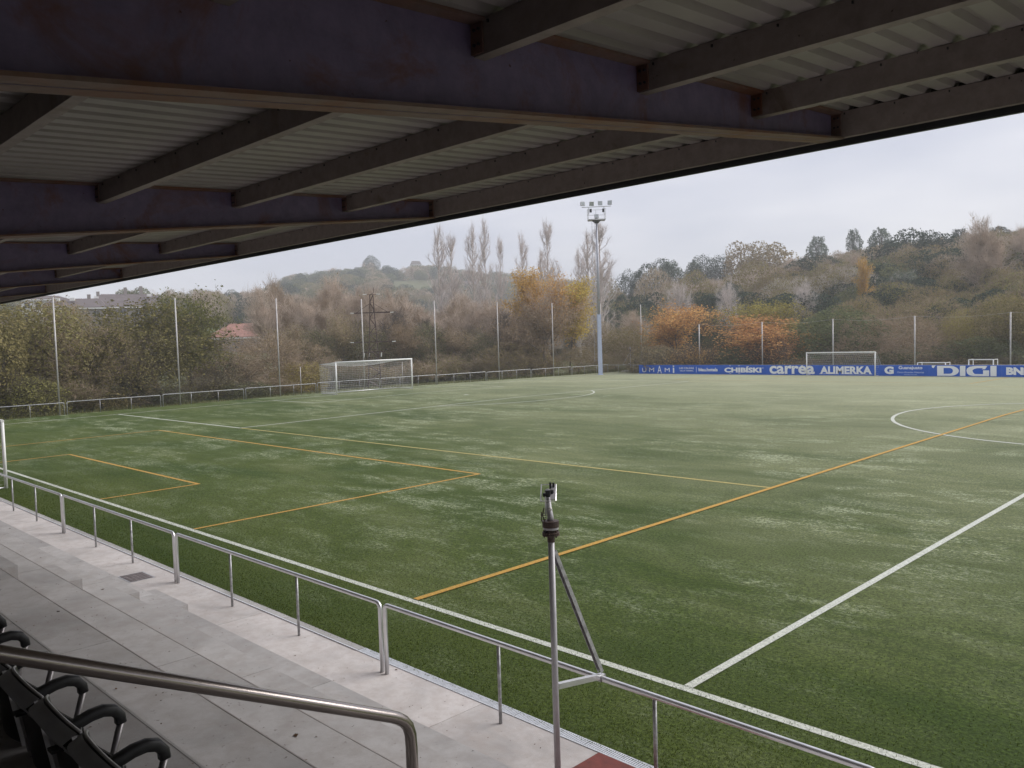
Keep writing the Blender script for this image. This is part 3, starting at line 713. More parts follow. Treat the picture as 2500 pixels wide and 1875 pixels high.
for a, b in zip(rx_[:-1]+[-14.5], rx_[1:]+[-7.1]):
    k.tube([(a+(b-a)*i/6, 69, 5.02-.22*math.sin(math.pi*i/6)) for i in range(7)], .012, 4)
obj('net_cable', k.mesh('net_cable', M['post']), label='thin sagging cable strung between the posts behind the banner', cat='cable')

# ------------------------------------------------------------------ advertising banner
BYB = 64.8
def bx(u): return float(onplane_y(u, 905, BYB)[0])
boards = [(1560, 1651, 'blue advertising board reading UMAMI'), (1651, 1758, 'blue advertising board reading LAS CALDAS VILLA TERMAL and blau.hotels'), (1758, 1871, 'blue advertising board reading CHIBISKI'), (1871, 1996, 'blue advertising board reading carrea'),
          (1996, 2148, 'blue advertising board reading ALIMERKA behind the small goal'), (2148, 2268, 'blue advertising board with a white G and Guanajuato'), (2268, 2446, 'blue advertising board reading DIGI in large letters'), (2446, 2580, 'blue advertising board reading BNI at the right picture edge')]
tb = []
for a, b, l in boards:
    xa, xb = bx(a), bx(b); t = thing('advertising_board', (xa, BYB, -.02), label=l, cat='banner', group='blue advertising boards along the far side')
    obj('panel', MB().box((.006, 0, .0), (xb-xa-.006, .03, .93)).mesh('panel', M['blue']), t); tb.append((t, xa, xb))
def text(s, u0, u1, z0, z1, bi, m='letter', bold=0., shear=0.):
    cu = bpy.data.curves.new('t', 'FONT'); cu.body = s; cu.offset = bold; cu.shear = shear; cu.extrude = 0; cu.resolution_u = 3
    o = bpy.data.objects.new('t', cu); C.objects.link(o); bpy.context.view_layer.update()
    dg = bpy.context.evaluated_depsgraph_get(); me = bpy.data.meshes.new_from_object(o.evaluated_get(dg)); C.objects.unlink(o); bpy.data.objects.remove(o)
    v = np.array([q.co[:] for q in me.vertices]); mn, mxx = v.min(0), v.max(0); t, xa, xb = tb[bi]; X0_, X1_ = bx(u0)-xa, bx(u1)-xa
    for q in me.vertices:
        a = (q.co.x-mn[0])/(mxx[0]-mn[0]); b = (q.co.y-mn[1])/(mxx[1]-mn[1]); q.co = (X0_+(X1_-X0_)*a, -.005, z0+(z1-z0)*b)
    me.materials.clear(); me.materials.append(M[m]); ob = obj('lettering', me, t); return ob
for ch, u0, u1, z0, z1 in (('U', 1568, 1578, .18, .62), ('M', 1585, 1597, .20, .62), ('A', 1605, 1615.5, .05, .86), ('M', 1623, 1635, .20, .62), ('i', 1642.5, 1646.5, .12, .88)): text(ch, u0, u1, z0, z1, 0, bold=.0)
text('LAS CALDAS', 1658.5, 1694, .52, .72, 1, bold=.01); text('VILLA TERMAL', 1659.5, 1693.5, .28, .42, 1, bold=.008); text('blau.hotels', 1705.5, 1752, .30, .64, 1, bold=.035)
t, xa, xb = tb[1]; obj('divider', MB().box((bx(1700)-xa-.02, -.006, .2), (bx(1700)-xa+.02, -.001, .76)).mesh('divider', M['letter']), t)
text('CHIBÍSKI', 1768.5, 1859, .20, .80, 2, bold=.05); text('o', 1861, 1864, .60, .70, 2, bold=.02)
for a, u in ((1, 1783), (1, 1805)):
    t, xa, xb = tb[2]; x = bx(u)-xa; obj('flourish', MB().tube([(x+.09*math.cos(q), -.012, .17+.07*math.sin(q)) for q in (3.3, 3.9, 4.6, 5.3, 6.1)], .018, 5).mesh('flourish', M['letter']), t)
    obj('flourish', MB().tube([(x-.02+.09*math.cos(q), -.012, .82+.05*math.sin(q)) for q in (.2, .9, 1.6, 2.4, 3.1)], .016, 5).mesh('flourish', M['letter']), t)
text('carrea', 1878.5, 1989, .10, .86, 3, bold=.03)
t, xa, xb = tb[3]
for u in (1930, 1958): x = bx(u)-xa; obj('accent_mark', MB().poly([(x-.1, -.006, .90), (x+.1, -.006, .90), (x+.03, -.006, .84), (x-.05, -.006, .84)]).mesh('accent_mark', M['letter']), t)
text('ALIMERKA', 2002, 2128.5, .13, .82, 4, bold=.045)
t, xa, xb = tb[4]
k = MB()                                                   # serifs
for u in (2004, 2014, 2021, 2029.5, 2036.5, 2044, 2056.5, 2066, 2080, 2098, 2106, 2113.5, 2125):
    x = bx(u)-xa; k.poly([(x-.16, -.0075, .13), (x+.16, -.0075, .13), (x+.16, -.0075, .165), (x-.16, -.0075, .165)])
obj('serifs', k.mesh('serifs', M['letter']), t)
text('G', 2159, 2182, .16, .82, 5, bold=.06)
text('Guanajuato', 2194, 2252, .50, .86, 5, bold=.02); text('Cinco Grandes Historias', 2190.5, 2256, .26, .40, 5, 'letter_dim', .01); text('descubre de todo', 2207, 2239, .10, .19, 5, 'letter_dim', .0)
def shape(bi, P, z=-.006, m='letter'):                     # P in (u, z) pairs
    t, xa, xb = tb[bi]; k = MB().poly([(bx(u)-xa, z, q) for u, q in P]); obj('lettering', k.mesh('lettering', M[m]), t)
def slab_D(u0, u1):
    t, xa, xb = tb[6]; k = MB(); X0_, X1_ = bx(u0)-xa, bx(u1)-xa; z0, z1 = .06, .87
    def ring(X0_, X1_, z0, z1, r): 
        P = [(X0_, z0), (X1_-r, z0)]+[(X1_-r+r*math.sin(q), (z0+z1)/2-(z1-z0)/2*math.cos(q)) for q in np.linspace(.2, 2.94, 12)]+[(X1_-r, z1), (X0_, z1)]
        return P
    A = ring(X0_, X1_, z0, z1, (X1_-X0_)*.42); B = ring(X0_+(X1_-X0_)*.30, X1_-(X1_-X0_)*.27, z0+.17, z1-.17, (X1_-X0_)*.16); n = len(A)
    for i in range(n): j = (i+1) % n; k.poly([(A[i][0], -.006, A[i][1]), (A[j][0], -.006, A[j][1]), (B[j][0], -.006, B[j][1]), (B[i][0], -.006, B[i][1])])
    obj('lettering', k.mesh('lettering', M['letter']), t)
slab_D(2288, 2341)
shape(6, [(2343.5, .06), (2357, .06), (2357, .87), (2343.5, .87)]); shape(6, [(2418, .06), (2433, .06), (2433, .87), (2418, .87)])
shape(6, [(2376, .06), (2415, .06), (2415, .52), (2400, .52), (2400, .22), (2380, .22)]); shape(6, [(2376, .06), (2380, .22), (2376, .34), (2374, .50), (2359.5, .50), (2361, .28), (2366, .13)], -.0065)
shape(6, [(2359.5, .50), (2374, .50), (2378, .62), (2386, .69), (2404, .69), (2408, .87), (2382, .87), (2367, .80), (2361, .66)], -.007); shape(6, [(2397, .60), (2405, .60), (2411, .87), (2404, .80)], -.0078)
shape(6, [(2275, .76), (2279, .68), (2283, .86), (2286, .90), (2275, .90)])
text('BNi', 2456.5, 2506, .17, .76, 7, bold=.06)
rear = MB().tube([(bx(1560), BYB+.12, .9), (bx(2580), BYB+.12, .9)], .025, 6); obj('banner_rail', rear.mesh('banner_rail', M['galv'], True), label='long tube rail that carries the blue advertising boards', cat='railing')

# ------------------------------------------------------------------ floodlight mast
t = thing('floodlight_mast', (-51.45, 61.6, zt(61.6)-.03), (0, 0, R(45)), 'tall floodlight mast with a caged lamp platform and pale blue lower shaft', 'floodlight')
k = MB().tube([(0, 0, 6.4), (0, 0, 16.35)], [.165, .10], 14); obj('shaft', k.mesh('shaft', M['mast'], True), t)
k = MB().box((-.30, -.30, .0), (.30, .30, .05)); k.quadbox([(-.22, -.2, .05), (.22, -.2, .05), (.22, .2, .05), (-.22, .2, .05), (-.19, -.17, 6.45), (.19, -.17, 6.45), (.19, .17, 6.45), (-.19, .17, 6.45)])
obj('lower_shaft', k.mesh('lower_shaft', M['mast_base']), t)
k = MB()
for s in (-1, 1): k.tube([(-.42+s*.17, -.05, 1.4), (-.36+s*.15, -.05, 16.3)], .017, 5)
for i in range(46):
    z = 1.6+i*.32; k.tube([(-.59, -.05, z), (-.22, -.05, z)], .011, 4)
obj('ladder', k.mesh('ladder', M['mast']), t)
pl = obj('platform', MB().box((-.9, -.5, 16.35), (.9, .6, 16.46)).mesh('platform', M['lamp']), t)
k = MB()
k.quadbox([(-.15, -.15, 16.05), (.15, -.15, 16.05), (.15, .15, 16.05), (-.15, .15, 16.05), (-.45, -.4, 16.35), (.45, -.4, 16.35), (.45, .4, 16.35), (-.45, .4, 16.35)]); obj('platform_bracket', k.mesh('platform_bracket', M['flashing']), t)
k = MB()
for x in (-.9, 0, .9):
    for y in (-.5, .6):
        if x == 0 and y < 0: continue
        k.tube([(x, y, 16.4), (x, y, 17.55)], .025, 5)
for z in (17.0, 17.55):
    k.tube([(-.9, -.5, z), (-.9, .6, z), (.9, .6, z), (.9, -.5, z)], .022, 5)
obj('cage_rails', k.mesh('cage_rails', M['lamp']), pl)
k = MB().tube([(-1.55, -.1, 17.74), (1.55, -.1, 17.80)], .035, 6); k.tube([(-.8, -.1, 17.0), (-.8, -.1, 17.75)], .03, 5); k.tube([(.8, -.1, 17.0), (.8, -.1, 17.78)], .03, 5); obj('lamp_bar', k.mesh('lamp_bar', M['lamp']), t)
for x, z, rx, rz in ((-1.42, 18.12, -12, 25), (-.50, 18.08, 25, 0), (.40, 18.12, -8, 8), (1.42, 18.16, -12, -20), (-.02, 16.80, -30, 5)):
    lam = obj('floodlight', MB().quadbox([(-.24, -.02, -.23), (.24, -.02, -.23), (.17, .28, -.15), (-.17, .28, -.15), (-.24, -.02, .23), (.24, -.02, .23), (.17, .28, .15), (-.17, .28, .15)]).mesh('floodlight', M['lamp']), t, (x, -.15, z), (R(rx), 0, R(rz)))
    obj('lamp_glass', MB().box((-.20, -.03, -.19), (.20, -.021, .19)).mesh('lamp_glass', M['glass']), lam)
for x in (-.62, .72): obj('ballast_box', MB().box((x-.1, -.2, 17.2), (x+.12, 0, 17.55)).mesh('ballast_box', M['flashing']), t)

# ------------------------------------------------------------------ trees
def norm(a): return a/np.maximum(1e-9, np.linalg.norm(a, axis=-1, keepdims=True))
def grow(g, H, Wd, kind):
    segs = []; tips = []
    def go(p, d, L, r, lv, n):
        m = 4 if lv < 2 else 3; q = p.copy(); step = L/m
        for i in range(m):
            d2 = norm(d+g.normal(0, .12 if lv else .05, 3)+np.array([0, 0, .05*(lv > 0)])); q2 = q+d2*step; r2 = r*(1-.7*(i+1)/m) if lv else r*(1-.55*(i+1)/m)
            segs.append((q, q2, max(.006, r*(1-.7*i/m)), max(.005, r2), lv)); q = q2; d = d2
            if lv < 3 and (i > 0 or lv > 0):
                for c in range(n[lv]):
                    a = g.uniform(0, 6.283); sp = {'broad': (.9, .35), 'bare': (.62, .25), 'poplar': (.28, .1), 'pine': (1.2, .2), 'shrub': (.7, .3)}[kind]
                    ang = max(.12, g.normal(*sp)); t1 = norm(np.cross(d, [0.3, .2, 1.]) if abs(d[2]) < .95 else np.cross(d, [1., 0, 0])); t2 = np.cross(d, t1)
                    nd = norm(d*math.cos(ang)+(t1*math.cos(a)+t2*math.sin(a))*math.sin(ang)); LL = L*g.uniform(.42, .68)*(1.0 if kind != 'poplar' else .62)
                    go(q.copy(), nd, LL, r2*.62+.004, lv+1, n)
        tips.append((q.copy(), d.copy(), lv))
    if kind == 'shrub':
        for s in range(7):
            a = g.uniform(0, 6.283); t = g.uniform(.15, .75); go(np.array([math.cos(a)*.2, math.sin(a)*.2, 0]), norm(np.array([math.cos(a)*t, math.sin(a)*t, 1.])), H*.62, .05, 1, (1, 2, 2))
    else:
        n = {'broad': (3, 2, 2), 'bare': (3, 2, 2), 'poplar': (7, 2, 1), 'pine': (5, 2, 1)}[kind]
        RR = {'poplar': .0065}.get(kind, .018)
        go(np.zeros(3), np.array([0, 0, 1.]), H*{'broad': .62, 'bare': .72, 'poplar': .93, 'pine': .9}[kind], H*RR, 0, n)
    return segs, tips
def fit_box(segs, tips, H, Wd):
    P = np.array([s[1] for s in segs]); zmax = np.quantile(P[:, 2], .995); w = 2*np.quantile(np.hypot(P[:, 0], P[:, 1]), .95)
    S = np.array([Wd/max(w, .1), Wd/max(w, .1), H/zmax])
    return [(a*S, b*S, r0, r1, l) for a, b, r0, r1, l in segs], [(p_*S, norm(d*S), l) for p_, d, l in tips]
def make_tree(seed, kind, H, Wd, leaves=6000, leaf=.16, twigs=0, twig=.6, spread=.55, tw=.012, clear=.0, droop=0.):
    g = np.random.default_rng(seed); segs, tips = fit_box(*grow(g, H, Wd, kind), H, Wd)
    tr = MB(); br = MB()
    for a, b, r0, r1, l in segs:
        if l <= 1: tr.tube([a, b], [r0, r1], 6 if l == 0 else 4, False)
        else: br.tube([a, b], [r0*.8, r1*.8], 3, False)
    T = [t for t in tips if t[2] >= 2]; TP = np.array([t[0] for t in T]); TD = np.array([t[1] for t in T])
    S3 = [s for s in segs if s[4] >= 2]
    SP = np.array([s[1] for s in S3]); SD = norm(np.array([s[1]-s[0] for s in S3]))
    AP = np.concatenate([TP, SP]); AD = np.concatenate([TD, SD])
    ok = AP[:, 2] > clear*H; AP, AD = AP[ok], AD[ok]
    V = []; parts = []
    if leaves:
        cs = g.random(len(AP))**1.5+.1; idx = g.choice(len(AP), leaves, p=cs/cs.sum()); c = AP[idx]+g.normal(0, spread, (leaves, 3))*np.array([1, 1, .75])
        c[:, 2] = np.maximum(.05, c[:, 2]-droop*g.random(leaves))
        n_ = norm(g.normal(0, 1, (leaves, 3))+[0, 0, .5]); a = norm(np.cross(n_, g.normal(0, 1, (leaves, 3)))); b = np.cross(n_, a); s = leaf*g.uniform(.6, 1.4, (leaves, 1))*.5
        q = np.stack([c-a*s, c-b*s*.6, c+a*s, c+b*s*.6], 1).reshape(-1, 3); parts.append((q, 4))
    if twigs:
        idx = g.integers(0, len(AP), twigs); o = AP[idx]+g.normal(0, spread*.35, (twigs, 3)); d = norm(AD[idx]+g.normal(0, .45, (twigs, 3))+[0, 0, .35-droop])
        L = twig*g.uniform(.5, 1.3, (twigs, 1)); sd = norm(np.cross(d, g.normal(0, 1, (twigs, 3))))*tw
        o[:, 2] = np.maximum(.02, o[:, 2]); parts.append((np.stack([o-sd, o+sd, o+d*L], 1).reshape(-1, 3), 3))
    return tr, br, parts
def make_blob(seed, H, Wd, nb=26, rb=(.14, .24), leaves=9000, leaf=.2, twigs=2000, twig=.5, tw=.012, low=.15, rough=.10, fill=.15, flat=.42, point=0.):
    g = np.random.default_rng(seed); Cn = []; Rd = []
    zc = H*(low+(1-low)*.42); hz_ = H*(1-low)*.5
    for i in range(nb):
        t = (i+.5)/nb; cz = -.75+1.7*t; a = i*2.39996+g.normal(0, .3); rr = math.sqrt(max(.02, 1-min(1, abs(cz))**2)); rr *= 1-point*max(0, t-.3)
        q = g.uniform(.55, .80); Cn.append([math.cos(a)*rr*Wd/2*q, math.sin(a)*rr*Wd/2*q, zc+cz*hz_*q*1.05]); Rd.append(Wd*g.uniform(*rb)*(1-.35*point*t))
    Cn = np.array(Cn); Rd = np.array(Rd); n = int(leaves*2.2)
    idx = g.choice(nb, n, p=Rd**2/np.sum(Rd**2)); d = norm(g.normal(0, 1, (n, 3))); lump = 1+rough*np.sin(d[:, 0]*7+idx)*np.sin(d[:, 1]*6+idx*2)+g.normal(0, rough*.55, n)
    P = Cn[idx]+d*(Rd[idx]*lump)[:, None]
    D = np.linalg.norm(P[:, None, :]-Cn[None], axis=2)/Rd[None]; inside = (D < .80).sum(1) > 0; keep = (~inside | (g.random(n) < fill)) & (P[:, 2] > .05)
    P, d = P[keep][:leaves], d[keep][:leaves]; m = len(P)
    n_ = norm(d+g.normal(0, .55, (m, 3))); a = norm(np.cross(n_, g.normal(0, 1, (m, 3)))); b = np.cross(n_, a); s = leaf*g.uniform(.5, 1.4, (m, 1))*.5
    parts = [(np.stack([P-a*s, P-b*s*.65, P+a*s, P+b*s*.65], 1).reshape(-1, 3), 4)]
    if twigs:
        i2 = g.integers(0, m, twigs); o = P[i2]*np.array([.95, .95, .97]); dd = norm(d[i2]+g.normal(0, .4, (twigs, 3))+[0, 0, .5]); L = twig*g.uniform(.5, 1.3, (twigs, 1)); sd = norm(np.cross(dd, g.normal(0, 1, (twigs, 3))))*tw
        parts.append((np.stack([o-sd, o+sd, o+dd*L], 1).reshape(-1, 3), 3))
    tr = MB(); br = MB(); tr.tube([(0, 0, 0), (.1, .05, zc*.5), (0, .1, zc)], [H*.02, H*.015, H*.009], 7, False)
    for c in Cn:
        st = np.array([0, 0, max(.1, c[2]*.45)]); md = st*.5+c*.5+g.normal(0, .15, 3); br.tube([st, md, c], [H*.008, H*.005, .012], 4, False)
        for q in range(3): br.tube([md, c+norm(g.normal(0, 1, 3))*Wd*.12], [.02, .008], 3, False)
    return tr, br, parts
def bproto(key, mats, **k):
    tr, br, parts = make_blob(**k); PROTO[key] = (tr.mesh('trunk', M['bark']), join_parts('crown', br, parts, mats), k['H'], k['Wd'])
def join_parts(name, br, parts, mats):
    V = [np.array(br.v, np.float32)] if br.v else []; loops = []; starts = []; totals = []; mi = []; off = 0; nl = 0
    if br.v:
        for f in br.f: starts.append(nl); totals.append(len(f)); loops += list(f); nl += len(f); mi.append(0)
        off = len(br.v)
    LS = [np.array(loops, np.int32)]; SS = [np.array(starts, np.int32)]; TT = [np.array(totals, np.int32)]; MI = [np.array(mi, np.int32)]
    for q, k in parts:
        n = len(q); V.append(q.astype(np.float32)); LS.append(np.arange(n, dtype=np.int32)+off); SS.append(np.arange(nl, nl+n, k, dtype=np.int32)); TT.append(np.full(n//k, k, np.int32)); MI.append(np.full(n//k, 1 if k == 4 else 0, np.int32)); off += n; nl += n
    V = np.concatenate(V); LS = np.concatenate(LS); SS = np.concatenate(SS); TT = np.concatenate(TT); MI = np.concatenate(MI)
    me = bpy.data.meshes.new(name); me.vertices.add(len(V)); me.vertices.foreach_set('co', V.ravel()); me.loops.add(len(LS)); me.loops.foreach_set('vertex_index', LS)
    me.polygons.add(len(SS)); me.polygons.foreach_set('loop_start', SS); me.polygons.foreach_set('loop_total', TT); me.polygons.foreach_set('material_index', MI)
    me.update(calc_edges=True); me.validate()
    for m in mats: me.materials.append(m)
    return me
L_ = {
 'olivegreen': leaf_mat('olive_green_foliage', (.10, .105, .045), (.27, .245, .095)),
 'olive': leaf_mat('olive_foliage', (.15, .13, .058), (.34, .29, .135)),
 'green': leaf_mat('dull_green_foliage', (.095, .108, .058), (.24, .25, .13)),
 'dark': leaf_mat('dark_evergreen_foliage', (.027, .043, .036), (.095, .125, .088)),
 'brown': leaf_mat('faded_brown_foliage', (.22, .165, .10), (.40, .32, .20)),
 'rust': leaf_mat('orange_autumn_foliage', (.42, .22, .085), (.78, .52, .20)),
 'gold': leaf_mat('yellow_autumn_foliage', (.42, .27, .07), (.76, .57, .16)),
 'palegold': leaf_mat('pale_yellow_green_foliage', (.24, .20, .055), (.46, .40, .14)),
 'willow': leaf_mat('willow_foliage', (.17, .155, .06), (.34, .30, .125)),
 'blue': leaf_mat('grey_green_foliage', (.11, .14, .12), (.26, .30, .24)),
}
TW = {'tw_brown': simple('brown_twigs', (.36, .275, .20), .9, 0, .25, 1), 'tw_grey': simple('grey_twigs', (.62, .56, .53), .9, 0, .2, 1), 'tw_pink': simple('pinkish_brown_twigs', (.52, .425, .345), .9, 0, .25, .6), 'tw_dark': simple('dark_twigs', (.11, .09, .075), .9, 0, .3, 1)}
PROTO = {}
def proto(key, mats, **k):
    tr, br, parts = make_tree(**k); PROTO[key] = (tr.mesh('trunk', M['bark']), join_parts('crown', br, parts, mats), k['H'], k['Wd'])
B_ = M['bark']
bproto('broad0', (TW['tw_dark'], L_['green']), seed=1, H=10, Wd=9, nb=34, leaves=13000, leaf=.22, twigs=1500)
bproto('broad1', (TW['tw_dark'], L_['green']), seed=2, H=10, Wd=9, nb=24, leaves=13000, leaf=.22, twigs=1500)
bproto('broad2', (TW['tw_dark'], L_['green']), seed=3, H=10, Wd=9, nb=46, rb=(.10, .20), leaves=13000, leaf=.20, twigs=2500, rough=.2)
bproto('sparse0', (TW['tw_brown'], L_['olive']), seed=4, H=10, Wd=9, nb=50, rb=(.09, .18), leaves=9000, leaf=.18, twigs=6000, twig=.6, rough=.28, fill=.35)
proto('sparse1', (TW['tw_brown'], L_['olive']), seed=5, kind='bare', H=10, Wd=8, leaves=6000, leaf=.19, twigs=7000, spread=.55)
bproto('far0', (TW['tw_dark'], L_['green']), seed=31, H=10, Wd=9, nb=22, rb=(.15, .26), leaves=5000, leaf=.36, twigs=400, twig=.7, tw=.03)
bproto('far1', (TW['tw_dark'], L_['green']), seed=32, H=10, Wd=9, nb=30, rb=(.12, .22), leaves=5000, leaf=.34, twigs=400, twig=.7, tw=.03)
bproto('dome0', (TW['tw_brown'], L_['willow']), seed=33, H=8, Wd=9, nb=9, rb=(.24, .34), leaves=4500, leaf=.26, twigs=6500, twig=.8, tw=.016, low=0., rough=.08)
proto('bare0', (TW['tw_pink'], L_['brown']), seed=6, kind='bare', H=10, Wd=6, leaves=700, leaf=.13, twigs=11000, twig=.75, tw=.013, spread=.5)
proto('bare1', (TW['tw_pink'], L_['brown']), seed=7, kind='bare', H=10, Wd=5, leaves=500, leaf=.13, twigs=11000, twig=.75, tw=.013, spread=.5)
proto('bare2', (TW['tw_grey'], L_['brown']), seed=17, kind='bare', H=10, Wd=5, leaves=100, leaf=.12, twigs=5000, twig=.8, tw=.012, spread=.3)
def make_poplar(seed, H, Wd, nbr=120, ntw=10000):
    g = np.random.default_rng(seed); tr = MB(); br = MB(); tr.tube([(0, 0, 0), (.05, 0, H*.5), (0, .05, H*.99)], [.17, .10, .012], 6, False); O = []; D = []
    for k in range(nbr):
        u = g.uniform(.06, .93)**1.0; z0 = H*u*.92; a = g.uniform(0, 6.283); L = H*g.uniform(.09, .19)*(1-.45*u); w = Wd/2*max(.12, math.sin(math.pi*min(.97, u*.88+.14))**.7)*g.uniform(.35, 1.05)
        c, s_ = math.cos(a), math.sin(a); P = [np.array([0, 0, z0])]
        for q in (.2, .5, .8, 1.0): P.append(np.array([c*w*min(1, q*1.5)+g.normal(0, .06), s_*w*min(1, q*1.5)+g.normal(0, .06), z0+L*q]))
        br.tube(P, [.05, .042, .03, .018, .006], 3, False)
        for q in range(2, 5): O.append((P[q-1], P[q])); 
    idx = g.integers(0, len(O), ntw); t = g.random((ntw, 1)); A = np.array([o[0] for o in O])[idx]; B = np.array([o[1] for o in O])[idx]; o = A+(B-A)*t
    d = norm(norm(B-A)+g.normal(0, .28, (ntw, 3))); L = g.uniform(.4, 1.5, (ntw, 1)); sd = norm(np.cross(d, g.normal(0, 1, (ntw, 3))))*.0065
    return tr, br, [(np.stack([o-sd, o+sd, o+d*L], 1).reshape(-1, 3), 3)]
for k_, sd_ in (('poplar0', 51), ('poplar1', 52), ('poplar2', 53)):
    tr, br, parts = make_poplar(sd_, 24, 3.6); PROTO[k_] = (tr.mesh('trunk', M['bark_pale']), join_parts('crown', br, parts, (TW['tw_grey'], L_['brown'])), 24, 3.6)
proto('poplarleaf', (TW['tw_brown'], L_['gold']), seed=10, kind='poplar', H=14, Wd=4.5, leaves=12000, leaf=.2, twigs=3000, twig=.7, spread=.45)
bproto('shrub0', (TW['tw_brown'], L_['willow']), seed=11, H=4, Wd=5, nb=30, rb=(.12, .2), leaves=9000, leaf=.13, twigs=4000, twig=.4, low=-.1, rough=.25)
proto('shrub1', (TW['tw_brown'], L_['willow']), seed=12, kind='shrub', H=4, Wd=5, leaves=6000, leaf=.12, twigs=8000, twig=.5, spread=.4)
bproto('willow0', (TW['tw_brown'], L_['willow']), seed=13, H=8, Wd=8.5, nb=12, rb=(.22, .32), leaves=8000, leaf=.14, twigs=14000, twig=.65, tw=.011, low=-.05, rough=.12, fill=.3)
bproto('pine0', (TW['tw_dark'], L_['blue']), seed=14, H=14, Wd=6, nb=34, rb=(.06, .13), leaves=2600, leaf=.30, twigs=500, tw=.02, low=.25, rough=.25, point=.5, fill=.3)
proto('ragged0', (TW['tw_dark'], L_['rust']), seed=41, kind='broad', H=10, Wd=9, leaves=9500, leaf=.22, twigs=2500, spread=.36)
proto('ragged1', (TW['tw_dark'], L_['rust']), seed=44, kind='broad', H=10, Wd=9, leaves=9500, leaf=.22, twigs=2500, spread=.36)
bproto('pine1', (TW['tw_dark'], L_['dark']), seed=15, H=14, Wd=7, nb=34, rb=(.13, .22), leaves=8000, leaf=.34, twigs=300, low=.05, point=.9)

LABELED = {}
def tree(key, u, rng, vtop, wpx, leafm=None, twigm=None, name='tree', label='', cat='tree', group=None, seed=0, barkm=None, vbase=None):
    x, y, z = at(u, rng); z -= .15
    ztop = CAM[2]+elev(u, vtop)*rng; H = max(1.2, ztop-z)
    trm, crm, h0, w0 = PROTO[key]
    wid = wpx/FPX*rng*math.cos(math.atan((u-1250)/FPX))*1.02
    t = thing(name, (x, y, z), (0, 0, (seed*2.399+u*.37) % 6.283), label, cat, group); t.scale = (wid/w0, wid/w0, H/h0)
    a = obj('trunk', trm, t); b = obj('crown', crm, t)
    if barkm: a.material_slots[0].link = 'OBJECT'; a.material_slots[0].material = barkm
    if leafm: b.material_slots[1].link = 'OBJECT'; b.material_slots[1].material = L_[leafm]
    if twigm: b.material_slots[0].link = 'OBJECT'; b.material_slots[0].material = TW[twigm]
    return t
T = tree
# --- left, just behind the goal-line fence
gL = 'trees behind the goal-line fence'; gS = 'shrubs behind the goal-line fence'
T('broad2', 40, 70, 712, 330, 'olive', None, 'leafy_tree', 'large dull olive tree at the left picture edge', 'tree', gL)
T('sparse0', 130, 74, 716, 250, 'olive', 'tw_brown', 'leafy_tree', 'olive tree behind the leftmost net post, below the houses', 'tree', gL)
T('broad0', -130, 66, 730, 330, 'olive', None, 'leafy_tree', 'olive tree beyond the left picture edge', 'tree', gL)
T('willow0', 225, 70, 800, 250, 'willow', 'tw_brown', 'willow_tree', 'round yellowish olive willow between the two leftmost net posts', 'tree', gL)
T('sparse1', 285, 82, 765, 130, 'olive', 'tw_dark', 'leafy_tree', 'small dark twiggy tree just under the white eaves of the houses', 'tree', gL)
T('ragged1', 385, 73, 742, 330, 'olivegreen', None, 'leafy_tree', 'broad loose green-brown tree left of the second net post', 'tree', gL)
T('ragged0', 462, 76, 718, 200, 'olivegreen', None, 'leafy_tree', 'tall olive-green tree right behind the second net post', 'tree', gL, 3)
T('sparse0', 330, 70, 800, 240, 'olive', 'tw_dark', 'leafy_tree', 'lower leafy tree in front of the broad green and brown one', 'tree', gL, 5)
T('willow0', 600, 80, 818, 260, 'brown', 'tw_brown', 'willow_tree', 'grey-brown willow dome below the red roof', 'tree', gL)
T('willow0', 700, 84, 825, 190, 'olive', 'tw_brown', 'willow_tree', 'dim olive willow behind the left side of the goal net', 'tree', gL, 2)
T('willow0', 520, 78, 850, 170, 'olive', 'tw_dark', 'willow_tree', 'low dark willow between the second and third net posts', 'tree', gL, 4)
for u, v, w, m, s in ((-40, 900, 200, 'willow', 1), (60, 912, 190, 'willow', 2), (150, 935, 150, 'olive', 3), (240, 945, 160, 'olive', 4), (330, 940, 170, 'green', 5), (420, 945, 150, 'green', 6), (500, 925, 160, 'olive', 7), (585, 930, 150, 'green', 8), (655, 925, 120, 'olive', 9)):
    T('shrub%d' % (s % 2), u, 64.5+max(0, (u-0))*.016, v, w, m, 'tw_dark' if s % 3 else 'tw_brown', 'shrub', 'low bushy shrub behind the left railing, %s from the left in the tangle' % ORD[s-1], 'shrub', gS, s)
T('shrub0', 728, 78.5, 878, 130, 'palegold', 'tw_brown', 'shrub', 'yellow-green shrub just left of the big goal', 'shrub', gS, 7)
# --- brown thicket behind and right of the big goal
g = np.random.default_rng(21)
gB = 'bare brown trees of the thicket'
for i, u in enumerate(np.arange(668, 1300, 26)):
    vt = {0: 705, 1: 690, 2: 722, 3: 735}[i % 4]+(12 if u > 850 else 0)+(20 if u > 1000 else 0)+(15 if u > 1150 else 0)+g.uniform(-10, 10)
    T('bare%d' % (i % 2), u, 98+7*(i % 3)+(u-650)*.012, vt, g.uniform(95, 130), ['brown', 'olive'][i % 2], ['tw_pink', 'tw_brown', 'tw_pink'][i % 3], 'bare_tree', 'thin bare pinkish-brown tree in the thicket behind the goal', 'tree', gB, i, M['bark_pale'] if i % 3 else None)
for i, u in enumerate(np.arange(700, 1300, 34)):
    T(['sparse1', 'willow0', 'sparse0', 'bare0'][i % 4], u, 88+3*(i % 2)+(u-640)*.013, 790+g.uniform(-25, 25), g.uniform(110, 150), ['brown', 'olive', 'green', 'brown'][i % 4], ['tw_brown', 'tw_dark'][i % 2], 'bare_tree', 'half bare brown-green tree in the lower thicket', 'tree', 'half bare trees of the lower thicket', i)
